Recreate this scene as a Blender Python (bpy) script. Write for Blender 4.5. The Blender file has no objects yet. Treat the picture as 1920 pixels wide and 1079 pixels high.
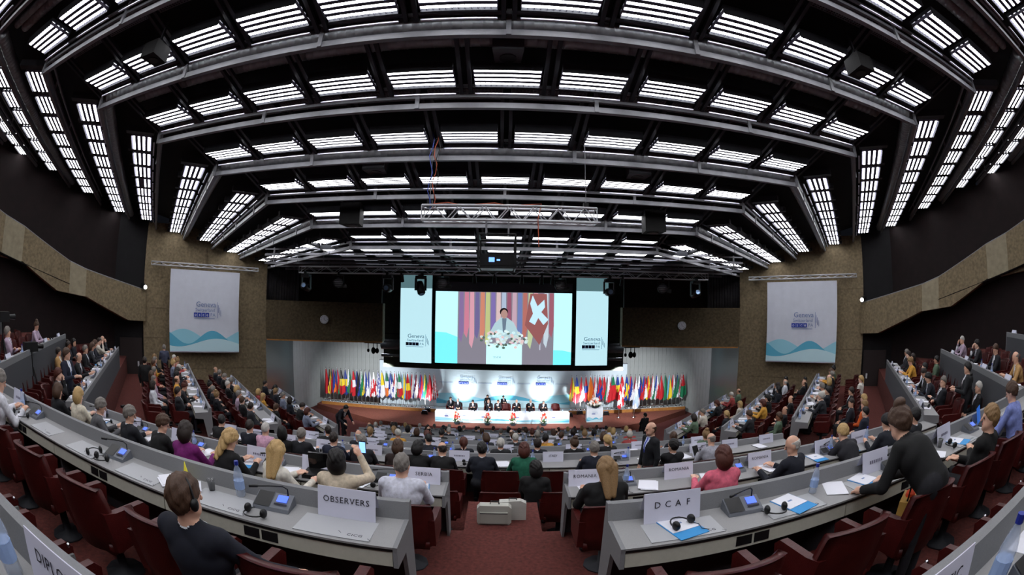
import bpy, math, random
import numpy as np
from mathutils import Vector, Matrix
R = random.Random(7)
SC = bpy.context.scene
COL = SC.collection
CZ = 8.9            # height of the lens above the floor in front of the stage; all z below are relative to the lens
PI = math.pi

# ------------------------------------------------------------------ camera
cam = bpy.data.cameras.new('camera'); camo = bpy.data.objects.new('camera', cam); COL.objects.link(camo)
cam.type = 'PANO'; cam.sensor_fit = 'HORIZONTAL'; cam.sensor_width = 36.0
cs = cam.cycles if hasattr(getattr(cam, 'cycles', None), 'panorama_type') else cam
cs.panorama_type = 'FISHEYE_EQUISOLID'; cs.fisheye_lens = 842.0 * 36 / 1920; cs.fisheye_fov = PI
cam.clip_start = 0.05; cam.clip_end = 200
pitch, roll, yaw = 0.0472, -0.0168, 0.0200
def rot(d):
    x, y, z = d
    c, n = math.cos(roll), math.sin(roll); x, z = x*c+z*n, -x*n+z*c
    c, n = math.cos(pitch), math.sin(pitch); y, z = y*c-z*n, y*n+z*c
    c, n = math.cos(yaw), math.sin(yaw); x, y = x*c+y*n, -x*n+y*c
    return Vector((x, y, z))
rx, fw, up = rot((1,0,0)), rot((0,1,0)), rot((0,0,1))
M = Matrix(((rx.x, up.x, -fw.x, 0), (rx.y, up.y, -fw.y, 0), (rx.z, up.z, -fw.z, CZ), (0,0,0,1)))
camo.matrix_world = M
SC.camera = camo
cy = SC.cycles
cy.max_bounces = 6; cy.diffuse_bounces = 3; cy.glossy_bounces = 2; cy.transmission_bounces = 4; cy.transparent_max_bounces = 8
cy.caustics_reflective = False; cy.caustics_refractive = False; cy.sample_clamp_indirect = 4.0
cy.use_adaptive_sampling = True; cy.adaptive_threshold = 0.05

# ------------------------------------------------------------------ world, exposure
wd = bpy.data.worlds.new('world'); SC.world = wd; wd.use_nodes = True
wd.node_tree.nodes['Background'].inputs[0].default_value = (0.02, 0.022, 0.03, 1)
wd.node_tree.nodes['Background'].inputs[1].default_value = 0.15
vs = SC.view_settings
vs.view_transform = 'Standard'; vs.look = 'None'; vs.gamma = 1; vs.exposure = 0.28; vs.use_curve_mapping = False
TUBE = 9.5          # strength of the fluorescent tubes
SPOT_W = 19000.0     # stage spotlights on the truss
SPOTS = [(-3.35, 18.45, 0.45, -2.4, 32.6, -8.0, 0.75, 11), (-0.4, 18.4, 0.9, 0.3, 32.6, -8.0, 0.75, 11), (2.0, 18.4, 0.9, 3.4, 32.6, -8.0, 0.75, 11), (4.35, 18.45, 0.45, 7.0, 32.6, -7.9, 0.45, 10),
         (-8.1, 27.5, -3.7, -2.5, 32.6, -7.4, 0.20, 50), (8.1, 27.5, -3.7, 3.0, 32.6, -7.4, 0.20, 50), (-8.3, 27.5, -3.7, -10.8, 35.4, -7.2, 0.14, 62), (8.3, 27.5, -3.7, 11.0, 35.4, -7.2, 0.14, 62)]
for k, (x, y, z, tx, ty, tz, pw, deg) in enumerate(SPOTS):
    l = bpy.data.lights.new('stage_spot', 'SPOT'); l.energy = SPOT_W * pw; l.spot_size = math.radians(deg); l.spot_blend = 0.8
    l.color = (0.95, 0.97, 1.0); l.shadow_soft_size = 0.12
    o = bpy.data.objects.new('stage_spot', l); COL.objects.link(o); o.location = (x, y, z + CZ)
    o.rotation_euler = Vector((tx-x, ty-y, tz-z)).to_track_quat('-Z', 'Y').to_euler()
for x in (-6.2, -3.1, 0.1, 3.3, 6.3):       # washes on the floor behind the table, aimed up the backdrop
    l = bpy.data.lights.new('backdrop_wash', 'SPOT'); l.energy = 620; l.spot_size = math.radians(75); l.spot_blend = 0.9
    l.color = (0.88, 0.97, 1.0); l.shadow_soft_size = 0.05
    o = bpy.data.objects.new('backdrop_wash', l); COL.objects.link(o); o.location = (x, 34.9, -8.1 + CZ)
    o.rotation_euler = Vector((0, 1.3, 1.5)).to_track_quat('-Z', 'Y').to_euler()

# ------------------------------------------------------------------ materials (procedural)
def lin(c):
    return tuple(((v/255)/12.92 if v/255 <= 0.04045 else ((v/255+0.055)/1.055)**2.4) for v in c)
MATS = {}
def mat(name, rgb, rough=0.6, metal=0.0, noise=0.0, scale=8.0, bump=0.0, bscale=60.0, emit=0.0, alpha=1.0, trans=0.0, spec=0.4):
    if name in MATS: return MATS[name]
    m = bpy.data.materials.new(name); m.use_nodes = True; nt = m.node_tree; b = nt.nodes['Principled BSDF']
    c = lin(rgb); b.inputs['Base Color'].default_value = (*c, 1)
    b.inputs['Roughness'].default_value = rough; b.inputs['Metallic'].default_value = metal
    b.inputs['Specular IOR Level'].default_value = spec
    if trans: b.inputs['Transmission Weight'].default_value = trans; b.inputs['IOR'].default_value = 1.3
    if alpha < 1: b.inputs['Alpha'].default_value = alpha
    if emit: b.inputs['Emission Color'].default_value = (*c, 1); b.inputs['Emission Strength'].default_value = emit
    if noise or bump:
        tc = nt.nodes.new('ShaderNodeTexCoord')
        if noise:
            n = nt.nodes.new('ShaderNodeTexNoise'); n.inputs['Scale'].default_value = scale; n.inputs['Detail'].default_value = 6
            nt.links.new(tc.outputs['Object'], n.inputs['Vector'])
            r = nt.nodes.new('ShaderNodeValToRGB'); e = r.color_ramp.elements
            e[0].position = 0.3; e[1].position = 0.7
            e[0].color = (*[max(0, v*(1-noise)) for v in c], 1); e[1].color = (*[min(1, v*(1+noise)) for v in c], 1)
            nt.links.new(n.outputs['Fac'], r.inputs['Fac']); nt.links.new(r.outputs['Color'], b.inputs['Base Color'])
        if bump:
            n2 = nt.nodes.new('ShaderNodeTexNoise'); n2.inputs['Scale'].default_value = bscale; n2.inputs['Detail'].default_value = 3
            nt.links.new(tc.outputs['Object'], n2.inputs['Vector'])
            bp = nt.nodes.new('ShaderNodeBump'); bp.inputs['Strength'].default_value = bump; bp.inputs['Distance'].default_value = 0.02
            nt.links.new(n2.outputs['Fac'], bp.inputs['Height']); nt.links.new(bp.outputs['Normal'], b.inputs['Normal'])
    MATS[name] = m
    return m
def rgbm(rgb, rough=0.75, emit=0.0):
    return mat('c_%d_%d_%d_%d_%d' % (*rgb, int(rough*10), int(emit*100)), rgb, rough, emit=emit)
CARPET = mat('carpet', (90, 42, 37), 0.95, noise=0.35, scale=22, bump=0.4, bscale=300)
CONCRETE = mat('concrete', (126, 112, 88), 0.9, noise=0.3, scale=9, bump=0.5, bscale=70)
CONC_LIT = mat('concrete_lit', (150, 140, 118), 0.9, noise=0.15, scale=5)  # lighter concrete copy, paints extra light onto the parapet returns
DARKWALL = mat('dark_wall', (22, 10, 11), 0.9, noise=0.3, scale=3)
DARKPANEL = mat('dark_panel', (19, 18, 21), 0.85, noise=0.2, scale=3)
DECK = mat('ceiling_deck', (18, 19, 23), 0.9, noise=0.2, scale=4)
STEEL = mat('painted_steel', (122, 123, 129), 0.5, 0.0, noise=0.12, scale=6)
STEEL_D = mat('dark_steel', (46, 48, 54), 0.6, 0.3, noise=0.15, scale=6)
DUCT = mat('galvanised_duct', (150, 154, 158), 0.35, 0.45, noise=0.2, scale=7)
ALU = mat('aluminium', (206, 208, 214), 0.35, 0.25)
BLACK = mat('black_plastic', (16, 16, 18), 0.4, noise=0.1)
RUBBER = mat('black_strip', (12, 12, 14), 0.5)
LAM = mat('grey_laminate', (140, 140, 141), 0.5, noise=0.07, scale=180)
LAM_R = mat('grey_laminate_ridge', (118, 119, 122), 0.6, noise=0.08, scale=160)
LAM_D = mat('dark_laminate', (70, 71, 76), 0.7, noise=0.1, scale=60)
FASCIA = mat('beige_fascia', (172, 170, 158), 0.6, noise=0.04, scale=30)
LEATHER = mat('red_leather', (66, 18, 17), 0.34, noise=0.2, scale=10, bump=0.15, bscale=120)
CHROME = mat('chrome', (200, 200, 205), 0.15, 1.0)
TABLET = mat('grey_tablet', (108, 110, 110), 0.6)
PAPER = mat('white_paper', (226, 227, 236), 0.8)
CARD = mat('white_card', (204, 205, 222), 0.7)
INK = mat('ink', (40, 38, 48), 0.8)
INKG = mat('grey_ink', (110, 108, 128), 0.8)
BLUEP = mat('blue_folder', (52, 142, 205), 0.6)
WATER = mat('water_bottle', (186, 200, 224), 0.08, alpha=0.38)
BLUECAP = mat('blue_cap', (28, 44, 140), 0.4)
GLASS = mat('clear_cup', (225, 228, 232), 0.1, trans=0.85)
GREYDEV = mat('grey_console', (98, 102, 110), 0.45)
SCRB = mat('console_screen', (70, 100, 240), 0.3, emit=1.1); SCRF = mat('dim_screen', (84, 100, 160), 0.3)
TUBEM = mat('fluorescent', (252, 252, 255), 0.4, emit=TUBE); TUBED = mat('dimmed_tube', (225, 228, 240), 0.4, emit=0.35)
WOODE = mat('wood_edge', (170, 116, 60), 0.5, noise=0.2, scale=5)
GREENWALL = mat('green_grey_wall', (96, 104, 92), 0.8, noise=0.2, scale=3)
STAGEW = mat('stage_panel', (176, 180, 178), 0.6, noise=0.06, scale=2)
BACKDROP = mat('backdrop', (208, 222, 230), 0.7)
CURTAIN = mat('dark_curtain', (60, 58, 62), 0.9, noise=0.2, scale=3)
CLOTHW = mat('white_cloth', (226, 232, 240), 0.8, noise=0.04, scale=3)
SKINS = [mat('skin_%d' % i, c, 0.55) for i, c in enumerate([(214,168,144), (200,150,126), (226,182,160), (146,100,78), (208,160,134)])]
WAVE1, WAVE2, WAVE3 = mat('wave_blue', (92, 176, 206), 0.8), mat('wave_pale', (150, 208, 226), 0.8), mat('wave_light', (196, 228, 238), 0.8)
LOGOB = mat('logo_blue', (44, 66, 160), 0.8); LOGOG = mat('logo_grey', (120, 140, 180), 0.8)

# ------------------------------------------------------------------ mesh helpers
class MB:
    def __init__(s): s.v = []; s.f = []; s.m = []
    def add(s, vs_, fs, mi=0):
        n = len(s.v); s.v += [tuple(p) for p in vs_]; s.f += [tuple(i+n for i in f) for f in fs]; s.m += [mi]*len(fs); return s
    def box(s, x0, x1, y0, y1, z0, z1, mi=0):
        return s.add([(x0,y0,z0),(x1,y0,z0),(x1,y1,z0),(x0,y1,z0),(x0,y0,z1),(x1,y0,z1),(x1,y1,z1),(x0,y1,z1)],
                     [(0,3,2,1),(4,5,6,7),(0,1,5,4),(1,2,6,5),(2,3,7,6),(3,0,4,7)], mi)
    def poly(s, pts, mi=0): return s.add(pts, [tuple(range(len(pts)))], mi)
    def prism(s, poly, a, b, axis=2, mi=0):
        def q(p, h): return (p[0],p[1],h) if axis == 2 else ((h,p[0],p[1]) if axis == 0 else (p[0],h,p[1]))
        n = len(poly)
        return s.add([q(p,a) for p in poly]+[q(p,b) for p in poly],
                     [tuple(range(n))[::-1], tuple(range(n,2*n))]+[(i,(i+1)%n,n+(i+1)%n,n+i) for i in range(n)], mi)
    def tube(s, pts, r, n=6, mi=0, cap=True):
        pts = [Vector(p) for p in pts]; rr = r if isinstance(r, (list, tuple)) else [r]*len(pts)
        vs_ = []; fs = []
        for i, p in enumerate(pts):
            t = (pts[min(i+1,len(pts)-1)]-pts[max(i-1,0)]).normalized()
            a = t.cross(Vector((0,0,1)) if abs(t.z) < 0.9 else Vector((1,0,0))).normalized(); b = t.cross(a)
            for k in range(n):
                w = 2*PI*k/n + PI/n; vs_.append(p+a*(math.cos(w)*rr[i])+b*(math.sin(w)*rr[i]))
        for i in range(len(pts)-1):
            for k in range(n):
                fs.append((i*n+k, i*n+(k+1)%n, (i+1)*n+(k+1)%n, (i+1)*n+k))
        if cap: fs += [tuple(range(n))[::-1], tuple(range((len(pts)-1)*n, len(pts)*n))]
        return s.add(vs_, fs, mi)
    def lathe(s, prof, n=12, c=(0,0,0), mi=0):
        vs_ = [(c[0]+r*math.cos(2*PI*k/n), c[1]+r*math.sin(2*PI*k/n), c[2]+z) for r, z in prof for k in range(n)]
        fs = [(i*n+k, i*n+(k+1)%n, (i+1)*n+(k+1)%n, (i+1)*n+k) for i in range(len(prof)-1) for k in range(n)]
        fs += [tuple(range(n))[::-1], tuple(range((len(prof)-1)*n, len(prof)*n))]
        return s.add(vs_, fs, mi)
    def ell(s, c, r, n=10, m=6, mi=0):
        prof = [(math.sin(PI*(i+0.001)/m), -math.cos(PI*(i+0.001)/m)) for i in range(m+1)]
        return s.add([(c[0]+r[0]*a*math.cos(2*PI*k/n), c[1]+r[1]*a*math.sin(2*PI*k/n), c[2]+r[2]*z) for a, z in prof for k in range(n)],
                     [(i*n+k, i*n+(k+1)%n, (i+1)*n+(k+1)%n, (i+1)*n+k) for i in range(m) for k in range(n)], mi)
    def xf(s, M_):
        s.v = [tuple(M_ @ Vector(p)) for p in s.v]; return s
    def mesh(s, name, mats, smooth=False):
        me = bpy.data.meshes.new(name); me.from_pydata(s.v, [], s.f)
        for m_ in (mats if isinstance(mats, (list, tuple)) else [mats]): me.materials.append(m_)
        me.polygons.foreach_set('material_index', s.m)
        if smooth: me.polygons.foreach_set('use_smooth', [True]*len(s.f))
        me.update(); return me
def obj(name, me, parent=None, loc=(0,0,0), rz=0.0, top=True):
    o = bpy.data.objects.new(name, me); COL.objects.link(o)
    if parent is not None: o.parent = parent; o.location = loc
    else: o.location = (loc[0], loc[1], loc[2]+CZ)
    o.rotation_euler = (0, 0, rz); return o
def tag(o, label, cat, group=None):
    o['label'] = label; o['category'] = cat
    if group: o['group'] = group
    return o
def thing(name, label, cat, loc=(0,0,0), rz=0.0, group=None):
    return tag(obj(name, None, None, loc, rz), label, cat, group)
def struct(name, mb, m, smooth=False):
    o = obj(name, mb.mesh(name, m, smooth)); o['kind'] = 'structure'; return o
def part(name, mb, m, parent, smooth=False, loc=(0,0,0), rz=0.0):
    return obj(name, mb.mesh(name, m, smooth), parent, loc, rz)
ORD = ['first','second','third','fourth','fifth','sixth','seventh','eighth','ninth','tenth','eleventh','twelfth','thirteenth','fourteenth','fifteenth','sixteenth','seventeenth','eighteenth','nineteenth','twentieth']
TXT = {}
for s_ in ('OBSERVERS', 'D', 'C', 'A', 'F', 'SERBIA', 'ROMANIA', 'ITALY', 'DIPLOMATIC', 'CORPS', 'CICG', 'Geneva', 'Switzerland', 'o', 's', 'c', 'e', 'PA', 'osce'):
    c_ = bpy.data.curves.new('lettering', 'FONT'); c_.body = s_; c_.size = 1.0; c_.extrude = 0.006; c_.align_x = 'CENTER'; c_.align_y = 'CENTER'
    c_.space_character = 1.7 if s_ == 'DCAF' else 1.12 if s_.isupper() else 1.0; c_.resolution_u = 2
    TXT[s_] = bpy.data.objects.new('lettering', c_); COL.objects.link(TXT[s_])
dg_ = bpy.context.evaluated_depsgraph_get()
for s_ in list(TXT):
    o_ = TXT[s_]; me_ = bpy.data.meshes.new_from_object(o_.evaluated_get(dg_)); me_.name = 'lettering'
    me_.materials.clear(); me_.materials.append(INK); c_ = o_.data; bpy.data.objects.remove(o_); bpy.data.curves.remove(c_); TXT[s_] = me_
def text(name, s, size, m, parent, loc, rot_=(0,0,0), **kw):
    o = bpy.data.objects.new(name, TXT[s]); COL.objects.link(o); o.parent = parent; o.location = loc; o.rotation_euler = rot_; o.scale = (size, size, size)
    if m is not INK: o.material_slots[0].link = 'OBJECT'; o.material_slots[0].material = m
    return o
# ------------------------------------------------------------------ hall layout: rows are nested around the stage, centre straight, sides at 45 degrees
RY = [0.60, 2.86, 5.18, 8.50, 10.85, 13.20, 15.55, 17.90, 20.20, 22.55, 24.90]          # ridge line of each desk row
RZ = [-0.78, -1.35, -2.00, -2.86, -3.45, -4.03, -4.62, -5.20, -5.79, -6.37, -6.96]      # its height
RC = [-8.8, -5.5, -2.75, 2.0, 5.2, 8.45]                                               # x+y of the left side rows (mirrored on the right)
FL = [z - 0.86 for z in RZ]
WALLC = 33.1        # left banner wall: x - y = -WALLC
def wallpt(c):
    x = (c - WALLC)/2
    return (x, x + WALLC) if x > -18.5 else (-18.5, c + 18.5)
def ring(k): return [wallpt(RC[k]), (RC[k]-RY[k], RY[k]), (-(RC[k]-RY[k]), RY[k]), (-wallpt(RC[k])[0], wallpt(RC[k])[1])]
fl = MB()
fl.prism([(-18.5,-7), (18.5,-7)] + ring(0)[::-1], FL[0]-1.2, FL[0])
for k in range(1, 6):
    a, b = ring(k-1), ring(k)
    for s in (-1, 1):
        p = [(s*abs(a[0][0]), a[0][1]), (s*abs(a[1][0]), a[1][1]), (s*abs(b[1][0]), b[1][1]), (s*abs(b[0][0]), b[0][1])]
        if a[0][0] <= -18.49 and b[0][0] > -18.49: p.append((s*18.5, 18.5-0 if False else b[0][1]))
        fl.prism(p if s > 0 else p[::-1], FL[k]-1.2, FL[k])
    fl.prism([(a[1][0], a[1][1]), (a[2][0], a[2][1]), (b[2][0], b[2][1]), (b[1][0], b[1][1])], FL[k]-1.2, FL[k])
for k in range(6, 11):
    y0, y1 = RY[k-1], RY[k]
    h0, h1 = min(y0-8.45, 13), min(y1-8.45, 13)
    fl.prism([(-h0,y0), (h0,y0), (h1,y1), (-h1,y1)], FL[k]-1.0, FL[k])
fl.prism([(-13,24.9), (13,24.9), (20,39), (-20,39)], -9.3, -8.9)
# broad steps of the centre aisle between the first rows
fl.box(-0.46, 0.54, RY[1], RY[1]+0.62, FL[2], (FL[1]+FL[2])/2)
fl.box(-0.46, 0.54, RY[2], RY[2]+0.95, FL[3], FL[2]); fl.box(-0.46, 0.54, RY[2]+0.95, RY[2]+1.35, FL[3], (FL[2]+FL[3])/2)
floor = struct('floor', fl, CARPET)

# ------------------------------------------------------------------ walls
IN, OUT = (12.3, 20.8), (17.2, 15.9)
for s, nm in ((-1, 'left'), (1, 'right')):
    w = MB()
    d = (s*0.283, 0.283)
    pl = [(s*IN[0], IN[1]), (s*OUT[0], OUT[1]), (s*OUT[0]+s*0.4, OUT[1]+0.4), (s*IN[0]+s*0.4, IN[1]+0.4)]
    wo = struct('wall_'+nm, w.prism(pl, -7.0, 3.6), CONCRETE)
    j = MB()
    u = Vector((s*(OUT[0]-IN[0]), OUT[1]-IN[1], 0)).normalized(); nrm = Vector((-s*0.7071, -0.7071, 0))
    L_ = math.hypot(OUT[0]-IN[0], OUT[1]-IN[1])
    for z0, z1 in ((-6.0,-4.72), (-4.70,-3.42), (-3.40,-1.94), (-1.92,-0.52), (-0.5,0.98), (1.0,2.6)):     # cast panels, joints recessed
        for a, b in ((0.0, L_/2-0.01), (L_/2+0.01, L_)):
            p0 = Vector((s*IN[0], IN[1], 0)) + u*a; p1 = Vector((s*IN[0], IN[1], 0)) + u*b
            q0, q1 = p0+nrm*0.03, p1+nrm*0.03
            part('wall_panel', MB().prism([(p0.x,p0.y), (p1.x,p1.y), (q1.x,q1.y), (q0.x,q0.y)], z0, z1), CONCRETE, wo)
    # concrete beam over the stage opening, going back to the screens
    b = MB(); BI = (6.4, 23.3)
    bo = struct('trim_1' if s < 0 else 'trim_2', b.prism([(s*IN[0], IN[1]), (s*BI[0], BI[1]), (s*BI[0], BI[1]+0.5), (s*(IN[0]+0.2), IN[1]+0.5)], -1.9, 0.13), CONCRETE)
    bu = Vector((BI[0]-IN[0], BI[1]-IN[1], 0)).normalized()
    for z0, z1 in ((-1.9,-1.20), (-1.19,-0.52), (-0.51,0.13)):
        p0, p1 = Vector((s*IN[0], IN[1])), Vector((s*BI[0], BI[1])); o_ = Vector((-s*abs(bu.y), -bu.x))*0.03
        part('beam_course', MB().prism([p0.to_2d()[:], p1.to_2d()[:], (p1+o_)[:], (p0+o_)[:]], z0, z1), CONCRETE, bo)
    part('wood_soffit', MB().prism([(s*(IN[0]-0.05), IN[1]+0.02), (s*BI[0], BI[1]+0.02), (s*BI[0], BI[1]+0.3), (s*(IN[0]-0.05), IN[1]+0.3)], -1.97, -1.901), WOODE, bo)
    # dark recess above the beam and dark hall sides
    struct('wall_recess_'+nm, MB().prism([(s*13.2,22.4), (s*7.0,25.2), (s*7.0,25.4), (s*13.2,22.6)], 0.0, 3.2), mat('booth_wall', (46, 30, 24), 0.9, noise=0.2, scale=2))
    cu = MB()
    for k in range(14):
        t = k/13; x = s*(12.9-1.9*t); y = 21.3+0.75*t
        cu.tube([(x, y, 0.13), (x, y, 2.2)], 0.09, 6)
    tag(obj('curtain', cu.mesh('curtain', CURTAIN, True)), 'grey pleated curtain above the concrete beam at the %s of the stage' % nm, 'curtain')
    struct('wall_side_'+nm, MB().box(s*18.5, s*18.9, -7, 15.9, -7, 10), DARKWALL)
    struct('wall_door_'+nm, MB().prism([(s*17.3,16.0), (s*18.9,14.4), (s*19.1,14.6), (s*17.5,16.2)], -7, 6), DARKPANEL)
    dr = obj('door_1' if s < 0 else 'door_2', MB().prism([(s*17.3,15.85), (s*18.2,14.95), (s*18.24,14.99), (s*17.34,15.89)], FL[3]-0.6, FL[3]+1.75).mesh('door', mat('dark_door', (36, 26, 26), 0.6)))
    dr['kind'] = 'structure'
    part('door_handle', MB().box(-0.02, 0.02, -0.05, 0.05, -0.12, 0.12), ALU, dr, loc=(s*17.45, 15.66, FL[3]+0.5))
    # stage side: dark glazed panels, then pale ribbed back wall
    struct('wall_wing_'+nm, MB().prism([(s*12.6,21.1), (s*15.8,31), (s*16.0,31), (s*12.8,21.1)], -8.9, 0.0), mat('wing_glass', (44, 58, 60), 0.25, noise=0.2, scale=0.6))
    part('wood_post', MB().box(-0.35, 0.35, -0.1, 0.1, -8.9, -1.9), mat('dark_wood', (66, 38, 24), 0.5, noise=0.3, scale=3), bpy.data.objects['wall_wing_'+nm], loc=(s*16.3, 31.2, 0))
    bw = struct('wall_stage_'+nm, MB().prism([(s*16.8,31.4), (s*16.0,37.5), (s*16.2,37.5), (s*17.0,31.4)], -8.9, -1.2), STAGEW)
    u2 = Vector((16.0-16.8, 37.5-31.4)).normalized()
    for k in range(14):
        a = k*0.44; p0 = Vector((16.8,31.4))+u2*a; p1 = p0+u2*0.425; n_ = Vector((-0.05, -0.01))
        part('wall_slat', MB().prism([(s*p0.x,p0.y), (s*p1.x,p1.y), (s*(p1+n_).x,(p1+n_).y), (s*(p0+n_).x,(p0+n_).y)], -8.2, -1.6), STAGEW, bw)
struct('wall_back', MB().box(-19, 19, -7.4, -7, -7, 10), DARKWALL)
wf = struct('wall_front', MB().box(-20, 20, 37.6, 37.9, -9, 3), STAGEW)
for s in (-1, 1):
    for k in range(16): part('wall_slat', MB().box(0, 0.36, -0.05, 0.0, 0, 6.6), STAGEW, wf, loc=(s*10.0+(k*0.375 if s > 0 else -k*0.375-0.36), 37.6, -8.2))
gw = struct('wall_screen', MB().box(-7.6, 7.8, 28.0, 28.3, -3.9, 3.0), GREENWALL)
for s in (-1, 1):
    for z, r in ((-2.4, 0.32), (-3.1, 0.10)):
        part('pipe', MB().tube([(s*4.2, 27.5, z), (s*7.6, 27.5, z)], r, 12), DUCT, gw, True)
    part('rail', MB().box(min(s*4.2,s*7.6), max(s*4.2,s*7.6), 27.3, 27.36, -1.75, -1.68), STEEL_D, gw)
cst = struct('ceiling_stage', MB().prism([(-16.5,28.4), (16.5,28.4), (17,37.6), (-17,37.6)], -1.5, -1.4).prism([(-16.5,24), (-7.7,24), (-7.7,28.4), (-16.5,28.4)], -1.5, -1.4).prism([(7.9,24), (16.5,24), (16.5,28.4), (7.9,28.4)], -1.5, -1.4), DECK)
for k, (x, y) in enumerate([(s*q, yy) for s in (-1, 1) for q, yy in ((9.5, 30.0), (13.0, 28.5), (12.5, 32.0), (6.0, 32.0))]):  # unseen fill lamps, added to brighten the stage walls and flags
    t = thing('stage_fill_light', 'added fill downlight over the stage, %s' % ORD[k], 'downlight', (x, y, -1.56), 0, 'added downlights in the stage ceiling')
    part('trim_ring', MB().lathe([(0.30,0.0), (0.30,0.06)], 16), STEEL_D, t); part('lamp', MB().lathe([(0.26,-0.01), (0.26,0.0)], 16), mat('stage_fill_lamp', (235, 242, 255), 0.4, emit=90.0), t)

# ------------------------------------------------------------------ side balconies: concrete parapet in raked steps
for s, nm in ((-1, 'left'), (1, 'right')):
    bal = thing('balcony', 'raked concrete balcony parapet along the %s side of the hall' % nm, 'balcony')
    segs = [((17.0,15.9), (17.1,11.75), 0.30, 0.98, [(0,-1.15), (0.30,-1.10), (1,-0.10)]),
            ((17.1,11.75), (17.55,11.0), 0.98, 1.25, [(0,-0.12), (1,-0.02)]),
            ((17.55,11.0), (17.75,8.2), 1.25, 2.30, [(0,-0.02), (0.25,0.05), (1,1.05)]),
            ((17.75,8.2), (18.2,7.2), 2.30, 2.65, [(0,1.02), (1,1.14)]),
            ((18.2,7.2), (18.3,1.0), 2.65, 4.6, [(0,1.14), (0.2,1.25), (1,3.2)])]
    for i, (a, b, t0, t1, bot) in enumerate(segs):
        m_ = MB(); pts = [(0, t0)] + [(1, t1)] + [(q[0], q[1]) for q in bot[::-1]]
        def P(t, z, off): return (s*(a[0]+(b[0]-a[0])*t + off), a[1]+(b[1]-a[1])*t, z)
        n = len(pts); vs_ = [P(t, z, 0) for t, z in pts]+[P(t, z, 0.3) for t, z in pts]
        m_.add(vs_, [tuple(range(n)), tuple(range(n, 2*n))[::-1]]+[(k, n+k, n+(k+1)%n, (k+1)%n) for k in range(n)])
        part('parapet_panel', m_, CONC_LIT if i in (1, 3) else CONCRETE, bal)  # short returns coloured lighter, as if they caught more light
        cp = MB().tube([P(0, t0+0.02, 0.1), P(1, t1+0.02, 0.1)], 0.035, 6); part('handrail', cp, STEEL, bal)
    struct('floor_balcony_'+nm, MB().add([(s*18.6,15.9,-0.8), (s*18.6,1,2.6), (s*17.2,15.9,-0.8), (s*17.6,10,0.6), (s*18.3,1,2.6)], [(0,2,3,4,1)]), DARKPANEL)
    pr = thing('projector_lamp', 'small white spotlight at the front end of the %s balcony' % nm, 'lamp', (s*16.75, 15.6, 0.45))
    part('housing', MB().tube([(0,0,0), (s*0.35,0.1,0.1)], 0.12, 10), BLACK, pr); part('lens', MB().ell((-s*0.03,-0.03,0), (0.1,0.1,0.1)), mat('lamp_white', (255,250,240), 0.3, emit=4), pr)
# ------------------------------------------------------------------ ceiling: sloping beams nested like the desk rows
ZA, PB, PP = 3.64, 1.63, 1.354
def by(i): return 5.165 + PB*i
def bz(i): return ZA*(1-0.1045*min(i, 5))
def bc(i): return -(8.135 - 0.675*i)          # x of the left corner
dk = MB()
for i in range(-7, 5):
    for j in (0,):
        a, b = i, i+1; za, zb = bz(a)+0.75, bz(b)+0.75
        xa, xb = bc(a), bc(b); ea, eb = wallpt(xa+by(a)), wallpt(xb+by(b))
        dk.add([(xa,by(a),za), (-xa,by(a),za), (-xb,by(b),zb), (xb,by(b),zb)], [(0,1,2,3)])
        for s in (-1, 1):
            dk.add([(s*abs(xa),by(a),za), (s*abs(xb),by(b),zb), (s*abs(eb[0]),eb[1],zb), (s*abs(ea[0]),ea[1],za)], [(0,1,2,3)])
        if ea[0] <= -18.49 and by(a) < 0: pass
e5 = wallpt(bc(5)+by(5)); zd = bz(5)+0.75
dk.add([(bc(5),by(5),zd), (-bc(5),by(5),zd), (-e5[0],e5[1],zd), (-12.3,20.8,zd)], [(0,1,2)])
dk.add([(bc(5),by(5),zd), (-bc(5),by(5),zd), (-e5[0],e5[1],zd), (13.5,24.5,zd), (-13.5,24.5,zd), (e5[0],e5[1],zd)], [(0,1,2,3,4,5)])
ceil = struct('ceiling', dk, DECK)

# light panel: four tubes under a dark housing, louvre blades across; local x along, y across
PW, PL = 0.56, 1.04
hm = MB().box(-PL/2, PL/2, -PW/2, PW/2, 0.07, 0.13)
hm.box(-PL/2, PL/2, -PW/2-0.03, -PW/2, -0.03, 0.13).box(-PL/2, PL/2, PW/2, PW/2+0.03, -0.03, 0.13)
for k in range(13):
    x = -PL/2 + PL*k/12; hm.box(x-0.005, x+0.005, -PW/2, PW/2, -0.004, 0.05, 1)
for k in range(3): hm.box(-PL/2, PL/2, -PW/4+k*PW/4-0.036, -PW/4+k*PW/4+0.036, -0.006, 0.07, 2)
HOUS = hm.mesh('housing', [STEEL_D, mat('louvre', (150, 148, 170), 0.4, 0.3), mat('louvre_channel', (62, 60, 84), 0.7)])
tb = MB()
tb.add([(-PL/2+0.01, -0.036, 0.06), (PL/2-0.01, -0.036, 0.06), (PL/2-0.01, -0.024, -0.008), (-PL/2+0.01, -0.024, -0.008), (PL/2-0.01, 0.024, -0.008), (-PL/2+0.01, 0.024, -0.008), (PL/2-0.01, 0.036, 0.06), (-PL/2+0.01, 0.036, 0.06)],
       [(0,3,2,1), (3,5,4,2), (5,7,6,4), (0,1,6,7), (0,7,5,3), (1,2,4,6)])
TUBEME = tb.mesh('fluorescent_tube', TUBEM)
stb = MB().box(-PL/2, PL/2, -0.018, 0.018, -0.02, 0.0); STRIP = stb.mesh('reflector_strip', mat('reflector', (205, 206, 222), 0.4, 0.2))
NEAR = 0
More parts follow.
